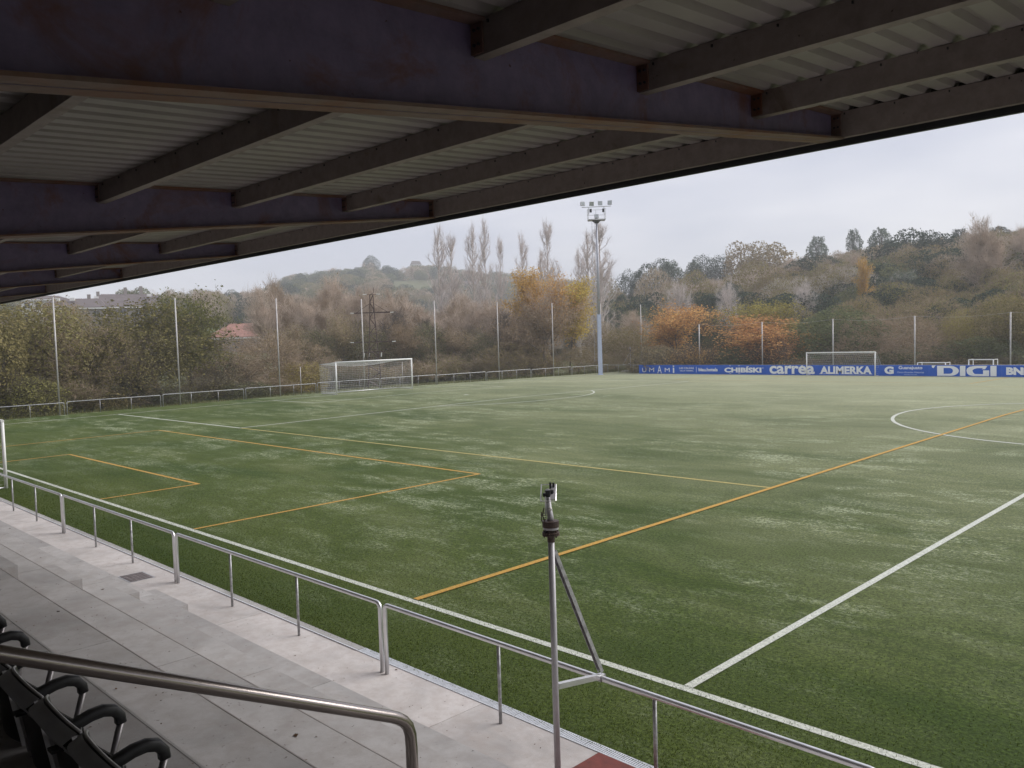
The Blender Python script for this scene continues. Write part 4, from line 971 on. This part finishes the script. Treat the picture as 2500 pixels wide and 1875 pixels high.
for u, v, w, m in ((800, 880, 150, 'green'), (900, 890, 150, 'olive'), (1010, 885, 140, 'olive'), (1090, 868, 130, 'willow'), (1180, 868, 130, 'olive'), (1245, 832, 170, 'palegold'), (1310, 862, 120, 'olive'), (1410, 845, 150, 'willow'), (1500, 862, 130, 'olive')):
    T('willow0' if u > 1200 and u != 1310 else 'shrub1', u, 82+(u-800)*.026, v, w, m, 'tw_brown', 'shrub', {1245: 'pale green willow shrub in front of the thicket, left of the yellow trees', 1410: 'brownish green willow shrub left of the foot of the floodlight mast'}.get(u, 'low olive shrub at the foot of the thicket, %s of its row from the left' % ORD[[800, 900, 1010, 1090, 1180, 1310, 1500].index(u) if u not in (1245, 1410) else 0]), 'shrub', 'shrubs at the foot of the thicket', u % 7)
# --- tall bare poplars
for i, (u, v, w) in enumerate(((1078, 536, 46), (1108, 558, 40), (1160, 532, 38), (1190, 520, 38), (1227, 566, 26), (1281, 556, 34), (1325, 600, 32), (1342, 525, 44), (1418, 596, 30), (1440, 552, 52), (1470, 528, 56))):
    T('poplar%d' % (i % 3), u, 128+(i % 3)*4, v, w*1.5, 'brown', 'tw_grey', 'bare_poplar', ['leftmost tall bare poplar, touching the edge of the roof', 'second tall bare poplar from the left, slightly lower', 'third tall bare poplar from the left', 'fourth tall bare poplar, the slim high one left of the yellow trees', 'short slim bare poplar right of the tall pair', 'lone bare poplar in the gap left of the yellow trees', 'low bare poplar just left of the pointed one above the yellow trees', 'pointed bare poplar standing above the yellow trees', 'short bare poplar left of the floodlight mast', 'wide bare poplar left behind the floodlight mast', 'wide bare poplar right behind the floodlight mast'][i], 'tree', 'tall bare poplars', i, M['bark_pale'])
# --- yellow and orange trees
T('poplarleaf', 1298, 100, 660, 95, 'gold', 'tw_brown', 'yellow_tree', 'bright yellow poplar with its thin top left of the bare pointed one', 'tree', None, 1)
T('poplarleaf', 1388, 99, 690, 115, 'gold', 'tw_brown', 'yellow_tree', 'broad golden poplar just left of the floodlight mast', 'tree', None, 2)
T('sparse1', 1345, 97, 670, 150, 'rust', 'tw_pink', 'yellow_tree', 'thin orange-brown tree between the two golden poplars', 'tree', None, 3)
T('sparse1', 1330, 94, 740, 200, 'brown', 'tw_brown', 'brown_tree', 'wide brownish tree in front of the golden poplars', 'tree', None, 4)
T('sparse0', 1530, 104, 790, 150, 'olive', 'tw_brown', 'olive_tree', 'dull olive tree right of the floodlight mast', 'tree', None, 5)
T('sparse0', 1465, 108, 775, 110, 'brown', 'tw_pink', 'brown_tree', 'brown tree behind the lower part of the floodlight mast', 'tree', None, 6)
T('bare0', 1575, 112, 765, 120, 'brown', 'tw_pink', 'bare_tree', 'reddish bare tree left of the orange trees', 'tree', None, 7)
T('ragged0', 1655, 99, 748, 200, 'rust', 'tw_dark', 'orange_tree', 'orange tree at the left end of the banner above UMAMI', 'tree', None, 1)
T('ragged1', 1850, 96, 775, 290, 'rust', 'tw_dark', 'orange_tree', 'wide deep orange tree with dark branches above the banner', 'tree', None, 2)
T('sparse0', 1750, 99, 808, 110, 'green', 'tw_dark', 'leafy_tree', 'low dull green tree in the gap between the two orange trees', 'tree', None, 3)
T('ragged0', 1885, 101, 735, 190, 'palegold', 'tw_dark', 'yellow_green_tree', 'yellowish tree top rising over the deep orange tree', 'tree', None, 4)
T('sparse1', 1720, 112, 760, 130, 'olive', 'tw_dark', 'olive_tree', 'dull olive tree behind the gap between the orange trees', 'tree', None, 5)
T('broad1', 2040, 94, 745, 230, 'green', 'tw_dark', 'oak_tree', 'dark green oak right behind the small goal', 'tree', None, 6)
T('willow0', 2175, 91, 768, 240, 'brown', 'tw_brown', 'willow_tree', 'brown domed willow right of the small goal', 'tree', None, 7)
T('willow0', 2275, 104, 728, 260, 'willow', 'tw_brown', 'willow_tree', 'higher yellowish willow dome behind the brown willow', 'tree', None, 8)
T('sparse0', 2338, 92, 748, 90, 'palegold', 'tw_brown', 'yellow_green_tree', 'small tree with pale yellow leaves in front of the willow domes', 'tree', None, 9)
T('broad2', 2395, 90, 815, 200, 'green', 'tw_dark', 'leafy_tree', 'low dark green tree above the banner near the right edge', 'tree', None, 10)
T('broad2', 2465, 93, 708, 170, 'olive', 'tw_brown', 'leafy_tree', 'olive leafy tree at the right picture edge', 'tree', None, 11)
T('broad0', 2600, 92, 700, 220, 'olive', 'tw_brown', 'leafy_tree', 'olive tree beyond the right picture edge', 'tree', None, 12)
for i, u in enumerate(range(1600, 2620, 95)):
    T('shrub%d' % (i % 2), u, 93-(u-1600)*.007, (835 if u < 1950 else 862)+g.uniform(-12, 10), 140, 'rust' if u < 1950 and i not in (0, 2) else ['brown', 'olive', 'green', 'olive'][i % 4], 'tw_dark', 'shrub', 'low shrub peeping over the blue banner, %s of its row from the left' % ORD[i], 'shrub', 'shrubs behind the banner', i)
# --- hillside trees that stand out
gH = None
for key, u, r, v, w, lm, tm, nm, lb in (
    ('pine0', 1640, 250, 602, 84, 'blue', 'tw_dark', 'eucalyptus_tree', 'airy tall tree on the skyline at the left end of the right hill'),
    ('pine0', 1696, 255, 608, 62, 'blue', 'tw_dark', 'eucalyptus_tree', 'smaller airy tree right beside the leftmost skyline one'),
    ('pine0', 1998, 250, 548, 62, 'blue', 'tw_dark', 'eucalyptus_tree', 'lowest of the three tall airy trees on the crest of the hill'),
    ('pine0', 2087, 255, 530, 46, 'blue', 'tw_dark', 'eucalyptus_tree', 'narrow middle one of the three tall airy trees on the crest'),
    ('pine0', 2150, 250, 530, 68, 'blue', 'tw_dark', 'eucalyptus_tree', 'dome-shaped rightmost of the three tall airy trees on the crest'),
    ('pine0', 2345, 235, 535, 60, 'dark', 'tw_dark', 'pine_tree', 'dark thin-topped tree above the big evergreen oak'),
    ('pine0', 2440, 235, 532, 90, 'dark', 'tw_dark', 'pine_tree', 'dark flat-topped tree at the upper right corner of the hill'),
    ('far0', 2225, 205, 562, 130, 'dark', 'tw_dark', 'evergreen_oak', 'huge dark evergreen oak high on the right of the hill'),
    ('far1', 2285, 200, 560, 120, 'dark', 'tw_dark', 'evergreen_oak', 'second dark evergreen oak right beside the huge one near the crest'),
    ('far0', 2170, 195, 590, 100, 'dark', 'tw_dark', 'evergreen_oak', 'dark evergreen oak below the dome-shaped crest tree'),
    ('far1', 2330, 170, 600, 130, 'dark', 'tw_dark', 'evergreen_oak', 'lower dark evergreen oak right of the huge one'),
    ('far0', 2245, 175, 610, 120, 'dark', 'tw_dark', 'evergreen_oak', 'dark evergreen oak just below the huge one'),
    ('dome0', 1690, 160, 665, 120, 'willow', 'tw_brown', 'domed_tree', 'olive domed tree in the hollow behind the leftmost orange tree'),
    ('dome0', 1850, 170, 640, 140, 'willow', 'tw_brown', 'domed_tree', 'broad olive domed tree in the middle of the slope'),
    ('dome0', 1925, 150, 680, 120, 'willow', 'tw_grey', 'domed_tree', 'pale olive domed tree over the yellowish tree top'),
    ('dome0', 1600, 200, 660, 110, 'brown', 'tw_pink', 'domed_tree', 'tan domed tree left of the pale bare tree'),
    ('dome0', 1470, 210, 680, 110, 'olive', 'tw_brown', 'domed_tree', 'dim domed tree right behind the floodlight mast'),
    ('broad2', 2200, 160, 655, 170, 'dark', 'tw_dark', 'evergreen_oak', 'dark green oak in the hollow right of the yellow poplar'),
    ('broad1', 1990, 195, 618, 150, 'dark', 'tw_dark', 'evergreen_oak', 'round dark green oak in the middle of the slope'),
    ('broad0', 2080, 225, 620, 100, 'green', 'tw_dark', 'evergreen_oak', 'small dark oak between the crest trees and the yellow poplar'),
    ('willow0', 2060, 150, 650, 150, 'brown', 'tw_grey', 'domed_tree', 'round greyish brown domed tree left of the yellow poplar'),
    ('poplarleaf', 2113, 135, 632, 38, 'gold', 'tw_pink', 'yellow_poplar', 'slim yellow-topped poplar in the middle of the hill'),
    ('poplarleaf', 2195, 140, 665, 62, 'blue', 'tw_grey', 'pale_poplar', 'pale grey-green pointed tree right of the yellow poplar'),
    ('bare1', 2410, 135, 545, 110, 'brown', 'tw_pink', 'bare_tree', 'tall bare pinkish column of branches at the right'),
    ('bare0', 2390, 137, 570, 70, 'brown', 'tw_brown', 'bare_tree', 'bare tree against the left side of the tall pinkish column'),
    ('bare0', 2480, 150, 560, 100, 'brown', 'tw_pink', 'bare_tree', 'reddish bare tree at the right picture edge of the hill'),
    ('bare2', 1778, 118, 690, 62, 'brown', 'tw_grey', 'bare_tree', 'pale forked bare tree behind the gap in the orange trees'),
    ('bare2', 1660, 135, 690, 60, 'brown', 'tw_grey', 'bare_tree', 'pale bare tree rising behind the leftmost orange tree'),
    ('bare2', 1965, 125, 690, 60, 'brown', 'tw_grey', 'bare_tree', 'pale bare tree left of the dark oak behind the small goal'),
    ('bare2', 2235, 125, 745, 30, 'brown', 'tw_grey', 'bare_tree', 'little pale bare sapling over the willow domes'),
    ('pine1', 1520, 185, 690, 60, 'dark', 'tw_dark', 'conifer', 'dark conifer clump right of the floodlight mast'),
    ('pine1', 1555, 190, 700, 50, 'dark', 'tw_dark', 'conifer', 'second dark conifer right of the first one by the mast'),
    ('broad0', 1785, 150, 680, 60, 'dark', 'tw_dark', 'evergreen_oak', 'small round dark tree above the pale forked bare one'),
    ('broad1', 1605, 240, 630, 120, 'dark', 'tw_dark', 'evergreen_oak', 'dark oak under the airy skyline trees at the left end of the hill'),
    ('broad2', 1740, 245, 612, 110, 'dark', 'tw_dark', 'evergreen_oak', 'dark oak on the skyline right of the two airy trees'),
    ('broad0', 1550, 235, 652, 90, 'dark', 'tw_dark', 'evergreen_oak', 'low dark oak where the right hill meets the distant one'),
    ('far1', 1880, 235, 585, 130, 'brown', 'tw_pink', 'brown_tree', 'pinkish brown tree on the skyline in the middle of the hill'),
    ('far0', 1820, 240, 592, 100, 'brown', 'tw_pink', 'brown_tree', 'brown tree on the skyline left of the pinkish one'),
    ('broad0', 512, 330, 706, 64, 'dark', 'tw_dark', 'distant_oak', 'blue-green distant oak left of its twin beyond the leafy tree'),
    ('broad1', 575, 335, 707, 66, 'dark', 'tw_dark', 'distant_oak', 'blue-green distant oak above the red roof'),
    ('broad2', 455, 320, 722, 60, 'dark', 'tw_dark', 'distant_oak', 'distant oak half hidden by the olive-green tree top'),
    ('broad0', 543, 300, 745, 80, 'dark', 'tw_dark', 'distant_oak', 'lower distant oak between the two blue-green ones'),
    ('broad2', 640, 300, 700, 60, 'brown', 'tw_brown', 'distant_tree', 'rounded brownish distant tree at the left end of the brown wood'),
    ('pine1', 362, 215, 715, 16, 'dark', 'tw_dark', 'conifer', 'small pointed conifer beside the last house chimney'),
    ('pine1', 407, 200, 712, 22, 'dark', 'tw_dark', 'conifer', 'small pointed conifer just left of the second net post'),
    ('broad1', 912, 700, 622, 42, 'dark', 'tw_dark', 'distant_evergreen', 'big dark lone tree on top of the distant field'),
    ('broad2', 880, 690, 650, 18, 'dark', 'tw_dark', 'distant_evergreen', 'small dark bush left of the lone tree on the distant field')):
    T(key, u, r, v, w, lm, tm, nm, lb, 'tree', gH, int(u) % 11)

# ------------------------------------------------------------------ woods (instanced over the slopes)
def scatter(name, key, leafm, twigm, pts, label):
    """pts: list of (x, y, z, scale, zscale)"""
    me = bpy.data.meshes.new(name); me.from_pydata([p_[:3] for p_ in pts], [], [])
    a = me.attributes.new('sc', 'FLOAT_VECTOR', 'POINT'); a.data.foreach_set('vector', np.array([(p_[3], p_[3], p_[4]) for p_ in pts], np.float32).ravel())
    b = me.attributes.new('rt', 'FLOAT_VECTOR', 'POINT'); gg = np.random.default_rng(len(pts)); b.data.foreach_set('vector', np.array([(0, 0, q) for q in gg.uniform(0, 6.28, len(pts))], np.float32).ravel())
    o = obj(name, me, label=label, cat='woodland', kind='stuff')
    src = PROTO[key][1].copy(); src.materials[1] = L_[leafm]; src.materials[0] = TW[twigm]
    so = bpy.data.objects.new('woodland_crown', src)
    ng = bpy.data.node_groups.new(name, 'GeometryNodeTree'); ng.interface.new_socket('Geometry', in_out='INPUT', socket_type='NodeSocketGeometry'); ng.interface.new_socket('Geometry', in_out='OUTPUT', socket_type='NodeSocketGeometry')
    i = ng.nodes.new('NodeGroupInput'); q = ng.nodes.new('NodeGroupOutput'); ip = ng.nodes.new('GeometryNodeInstanceOnPoints'); oi = ng.nodes.new('GeometryNodeObjectInfo'); oi.inputs[0].default_value = so; oi.inputs['As Instance'].default_value = True
    s_ = ng.nodes.new('GeometryNodeInputNamedAttribute'); s_.data_type = 'FLOAT_VECTOR'; s_.inputs[0].default_value = 'sc'; r_ = ng.nodes.new('GeometryNodeInputNamedAttribute'); r_.data_type = 'FLOAT_VECTOR'; r_.inputs[0].default_value = 'rt'
    ng.links.new(i.outputs[0], ip.inputs['Points']); ng.links.new(oi.outputs['Geometry'], ip.inputs['Instance']); ng.links.new(s_.outputs[0], ip.inputs['Scale']); ng.links.new(r_.outputs[0], ip.inputs['Rotation']); ng.links.new(ip.outputs[0], q.inputs[0])
    md = o.modifiers.new('scatter', 'NODES'); md.node_group = ng
    return o
g = np.random.default_rng(77)
kinds = {'leafy_wood': ('far1', 'green', 'tw_dark', []), 'olive_wood': ('dome0', 'willow', 'tw_brown', []), 'brown_wood': ('bare0', 'brown', 'tw_pink', []), 'brown_leaf_wood': ('dome0', 'brown', 'tw_pink', []), 'evergreen_wood': ('far0', 'dark', 'tw_dark', [])}
def put(kind, x, y, h, w):
    key = kinds[kind][0]; h0, w0 = PROTO[key][2:]; kinds[kind][3].append((x, y, gz(x, y)-.3, w/w0, h/h0))
def field(a, r):   # open fields on the distant hill
    u0 = 2050*math.tan(R(135.18-a))*-1
    return (142.0 < a < 146.6 and 600 < r < 724 and not (abs(a-144.6) < .35 and r < 680)) or (139.8 < a < 143.2 and 490 < r < 588) or (146.9 < a < 149 and 520 < r < 600) or (136 < a < 138.6 and 560 < r < 640)
# right hill
for i in range(1000):
    a = g.uniform(96, 130); r = math.sqrt(g.uniform(108**2, 300**2)); x = CAM[0]+r*math.cos(R(a)); y = CAM[1]+r*math.sin(R(a))
    if a > 124 and r < 150: continue
    q = math.sin(x*.05+1)+math.sin(y*.043)+g.normal(0, .7)
    q += (r-200)*-.004-(110-a)*.02*(a < 118); k = 'brown_wood' if q > 1.0 else 'brown_leaf_wood' if q > .1 else 'olive_wood' if q > -1.0 else 'leafy_wood' if q > -1.4 else 'evergreen_wood'
    h = g.uniform(5.0, 8.5)*(.8 if r < 150 else 1); put(k, x, y, h, h*g.uniform(.9, 1.3))
# middle belt between the hills, behind the mast
for i in range(500):
    a = g.uniform(124, 160); r = math.sqrt(g.uniform(150**2, 330**2)); x = CAM[0]+r*math.cos(R(a)); y = CAM[1]+r*math.sin(R(a))
    if a > 149.5 and r < 250: continue
    k = ['olive_wood', 'leafy_wood', 'brown_wood', 'brown_leaf_wood', 'evergreen_wood'][int(g.integers(0, 5))]; h = g.uniform(6, 11); put(k, x, y, h, h*g.uniform(.8, 1.2))
# distant hill
for i in range(2000):
    a = g.uniform(124, 158); r = math.sqrt(g.uniform(330**2, 820**2)); x = CAM[0]+r*math.cos(R(a)); y = CAM[1]+r*math.sin(R(a))
    if field(a, r): continue
    q = g.random(); k = 'leafy_wood' if q < .45 else 'olive_wood' if q < .65 else 'evergreen_wood' if q < .85 else 'brown_wood' if q < .95 else 'brown_leaf_wood'
    h = g.uniform(4.5, 9.5); put(k, x, y, h, h*g.uniform(.9, 1.5))
# left, around the houses
for i in range(160):
    a = g.uniform(156, 178); r = math.sqrt(g.uniform(110**2, 420**2)); x = CAM[0]+r*math.cos(R(a)); y = CAM[1]+r*math.sin(R(a))
    if 195 < r < 260: continue
    h = g.uniform(4, 7) if r < 200 else g.uniform(5, 9); put(['olive_wood', 'leafy_wood', 'brown_leaf_wood'][i % 3], x, y, h, h)
lbw = {'leafy_wood': 'dull green broadleaf woodland covering the hills', 'olive_wood': 'olive half bare woodland covering the hills', 'brown_wood': 'bare pinkish brown woodland covering the hills', 'brown_leaf_wood': 'faded brown leafy woodland covering the hills', 'evergreen_wood': 'dark evergreen woodland scattered over the hills'}
for nme, (key, lm, tm, pts) in kinds.items(): scatter(nme, key, lm, tm, pts, lbw[nme])
# weeds at the foot of the far railing
g = np.random.default_rng(31); v = []
for i in range(9000):
    if i < 6500: x = -54.5-abs(g.normal(0, .8)); y = g.uniform(-5, 72)
    else: x = g.uniform(-56, 10); y = 66.5+abs(g.normal(0, 1.2))
    h = g.uniform(.08, .45); a = g.uniform(0, 6.28); l = g.normal(0, .3, 2)*h; w_ = .02
    v += [(x-math.cos(a)*w_, y-math.sin(a)*w_, -.05), (x+math.cos(a)*w_, y+math.sin(a)*w_, -.05), (x+l[0], y+l[1], h)]
obj('rough_grass', tri_mesh('rough_grass', v, leaf_mat('weed_blades', (.07, .085, .03), (.22, .21, .09), .2), 3), label='rough grass and weeds along the far edge of the pitch', cat='grass', kind='stuff')
# ivy and leaf litter bank under the left thicket is the shrubs' own; a few stones in the far corner
k = MB()
for i in range(14):
    x = -52.8+i*.33; y = 67.2+i*.10; s = .12+.1*g.random(); z = .02+.03*i
    k.quadbox([(x-s, y-s, z-.2), (x+s, y-s, z-.2), (x+s, y+s, z-.2), (x-s, y+s, z-.2), (x-s*.7, y-s*.6, z+s), (x+s*.8, y-s*.7, z+s*.8), (x+s*.6, y+s*.8, z+s), (x-s*.8, y+s*.6, z+s*.9)])
obj('rubble_bank', k.mesh('rubble_bank', M['stone']), label='pale strip of rubble behind the railing near the banner end', cat='rubble', kind='stuff')

# ------------------------------------------------------------------ houses
def house(u, rng, name, label, w, d, eave, ridge, roofm, wallm, rot, hip=.35, chim=(), wins=4, dorm=(), z_off=0.):
    x, y, z = at(u, rng); z += z_off; a = math.atan2(y-CAM[1], x-CAM[0]); t = thing(name, (x, y, z), (0, 0, a-math.pi/2+rot), label, 'house', 'houses beyond the trees')
    hw, hd = w/2, d/2
    obj('wall', MB().box((-hw, -hd, -2), (hw, hd, eave)).mesh('wall', M[wallm]), t)
    k = MB(); e = .6; hx = hw*(1-hip)
    B = [(-hw-e, -hd-e, eave), (hw+e, -hd-e, eave), (hw+e, hd+e, eave), (-hw-e, hd+e, eave)]; T_ = [(-hx, 0, ridge), (hx, 0, ridge)]
    n = len(k.v); k.v += B+T_+[(p_[0], p_[1], eave-.12) for p_ in B]
    k.f += [(n, n+1, n+5, n+4), (n+1, n+2, n+5), (n+2, n+3, n+4, n+5), (n+3, n, n+4), (n+6, n+7, n+1, n), (n+7, n+8, n+2, n+1), (n+8, n+9, n+3, n+2), (n+9, n+6, n, n+3), (n+6, n+9, n+8, n+7)]
    rf = obj('roof', k.mesh('roof', M[roofm]), t)
    obj('eaves', MB().box((-hw-e-.03, -hd-e-.06, eave-.42), (hw+e+.03, -hd-e+.15, eave-.125)).mesh('eaves', M['wall_white']), t)
    for cx_, cz in chim:
        c = obj('chimney', MB().box((cx_-.35, -.35, ridge-1.2), (cx_+.35, .35, ridge+cz)).mesh('chimney', M['wall_pale']), rf)
    for cx_, cz in dorm: obj('skylight', MB().box((cx_-.5, -hd*.45-.6, cz-.2), (cx_+.5, -hd*.45+.3, cz+.45)).mesh('skylight', M['wall_white']), rf)
    for i in range(wins):
        xx = -hw+(i+.5)*w/wins
        for zz in ((eave-2.2,) if eave < 5 else (eave-2.2, eave-5.0)):
            wn_ = obj('window', MB().box((xx-.55, -hd-.04, zz), (xx+.55, -hd-.002, zz+1.3)).mesh('window', M['window']), t)
            obj('frame', MB().box((xx-.03, -hd-.06, zz), (xx+.03, -hd-.041, zz+1.3)).mesh('frame', M['wall_white']), wn_)
    return t
def hts(u, rng, v): return CAM[2]+elev(u, v)*rng-at(u, rng)[2]
house(318, 225, 'house', 'long house with dark hipped roof and chimneys above the left trees', 20, 13, hts(318, 225, 751), hts(318, 225, 718), 'roof_slate', 'wall_pale', R(4), .42, ((-.5, 1.6), (3.0, 1.9), (-6.5, .6)), 6, ((-7, hts(318, 225, 730)), (4.5, hts(318, 225, 724))))
house(368, 232, 'house', 'gabled end of the dark-roofed house row with a white skylight', 8, 12, hts(380, 232, 751), hts(380, 232, 722), 'roof_slate', 'wall_pale', R(25), .9, ((-2.2, .4),), 3, ((-.2, hts(380, 232, 735)),))
house(192, 215, 'house', 'lower dark-roofed house just right of the leftmost net post', 12, 11, hts(192, 215, 753), hts(192, 215, 729), 'roof_slate', 'wall_pale', R(-6), .2, ((2.6, .9),), 4, ((-3.5, hts(192, 215, 734)), (-.5, hts(192, 215, 734))))
house(112, 230, 'house', 'white building just under the edge of the stand roof', 9, 9, hts(105, 230, 732), hts(105, 230, 722), 'roof_slate', 'wall_white', 0, .3, (), 4)
house(612, 190, 'house', 'house with orange-red tiled roof between the trees', 15, 12, hts(612, 190, 822), hts(612, 190, 789), 'roof_red', 'wall_pale', R(-8), .45, (), 4)
house(1022, 715, 'farmhouse', 'tiny white farmhouse on top of the distant hill', 8, 6, hts(1022, 715, 646), hts(1022, 715, 637), 'roof_slate', 'wall_white', R(8), .2, (), 4)
house(1155, 560, 'farmhouse', 'tiny white house halfway up the distant hill behind the poplars', 10, 8, max(5.5, hts(1155, 560, 697)), max(8, hts(1155, 560, 690)), 'roof_slate', 'wall_white', R(-10), .1, (), 3)

# ------------------------------------------------------------------ power pylon
x, y, z = at(911, 79)
t = thing('power_pylon', (x, y, z), (0, 0, azim(911)-math.pi/2), 'rusty lattice power pylon behind the big goal', 'pylon')
Ht = CAM[2]+elev(911, 702)*79-z
k = MB(); kb = MB()
def hw_(q): return .62-.42*min(1, q/.75) if q < .75 else .2-.08*(q-.75)/.25
lv = np.linspace(0, .93, 13)
for sx in (-1, 1):
    for sy in (-1, 1): k.tube([(sx*hw_(q), sy*hw_(q), q*Ht) for q in lv], .06, 4)
obj('legs', k.mesh('legs', M['rusty']), t)
for i, (a, b) in enumerate(zip(lv[:-1], lv[1:])):
    s = 1 if i % 2 else -1
    for sy in (-1, 1):
        kb.tube([(-s*hw_(a), sy*hw_(a), a*Ht), (s*hw_(b), sy*hw_(b), b*Ht)], .042, 3, False); kb.tube([(sy*hw_(a), -s*hw_(a), a*Ht), (sy*hw_(b), s*hw_(b), b*Ht)], .022, 3, False)
    kb.tube([(-hw_(b), -hw_(b), b*Ht), (hw_(b), -hw_(b), b*Ht)], .022, 3, False)
obj('lattice_braces', kb.mesh('lattice_braces', M['rusty']), t)
for q, L, up in ((.75, 1.65, .9), (.46, 1.75, .9), (.36, 1.1, 0)):
    k = MB(); zz = q*Ht; k.tube([(-L, 0, zz), (L, 0, zz+.06)], .06, 4); k.tube([(-L, .3, zz), (L, .3, zz)], .03, 4)
    if up: k.tube([(-L*.9, 0, zz), (-.12, 0, zz+up)], .028, 4); k.tube([(L*.9, 0, zz), (.12, 0, zz+up)], .028, 4)
    ar = obj('cross_arm', k.mesh('cross_arm', M['rusty']), t)
    if up:
        for s in (-1, 1): obj('insulator', MB().tube([(s*L, 0, zz), (s*(L+.32), 0, zz+.02)], .038, 6).mesh('insulator', M['insulator']), ar)
k = MB().tube([(-.15, 0, .9*Ht), (-.1, 0, .93*Ht), (.2, 0, .95*Ht), (.22, 0, Ht)], .03, 4); k.tube([(-.55, 0, .93*Ht), (.6, 0, .93*Ht)], .03, 4); obj('top_bracket', k.mesh('top_bracket', M['rusty']), t)
for s in (-1, 1): obj('insulator', MB().tube([(s*.42, 0, .93*Ht+.03), (s*.78, 0, .93*Ht+.03)], .036, 6).mesh('insulator', M['insulator']), t)
for xx in (-.85, -.4, .72): obj('insulator', MB().tube([(xx, -.1, .36*Ht-.05), (xx-.05, -.1, .36*Ht-.45)], .05, 6).mesh('insulator', M['insulator']), t)

# ------------------------------------------------------------------ haze
hz = MB().box((-1000, -300, -12), (320, 900, 95)).mesh('haze'); hm = bpy.data.materials.new('pale_haze'); hm.use_nodes = True; tt = hm.node_tree; tt.nodes.clear()
o_ = tt.nodes.new('ShaderNodeOutputMaterial'); pv = tt.nodes.new('ShaderNodeVolumePrincipled'); pv.inputs['Density'].default_value = .0007; pv.inputs['Color'].default_value = (.93, .95, .985, 1); tt.links.new(pv.outputs[0], o_.inputs['Volume'])
hz.materials.append(hm); obj('haze', hz, label='thin pale haze lying over the valley', cat='haze', kind='stuff')
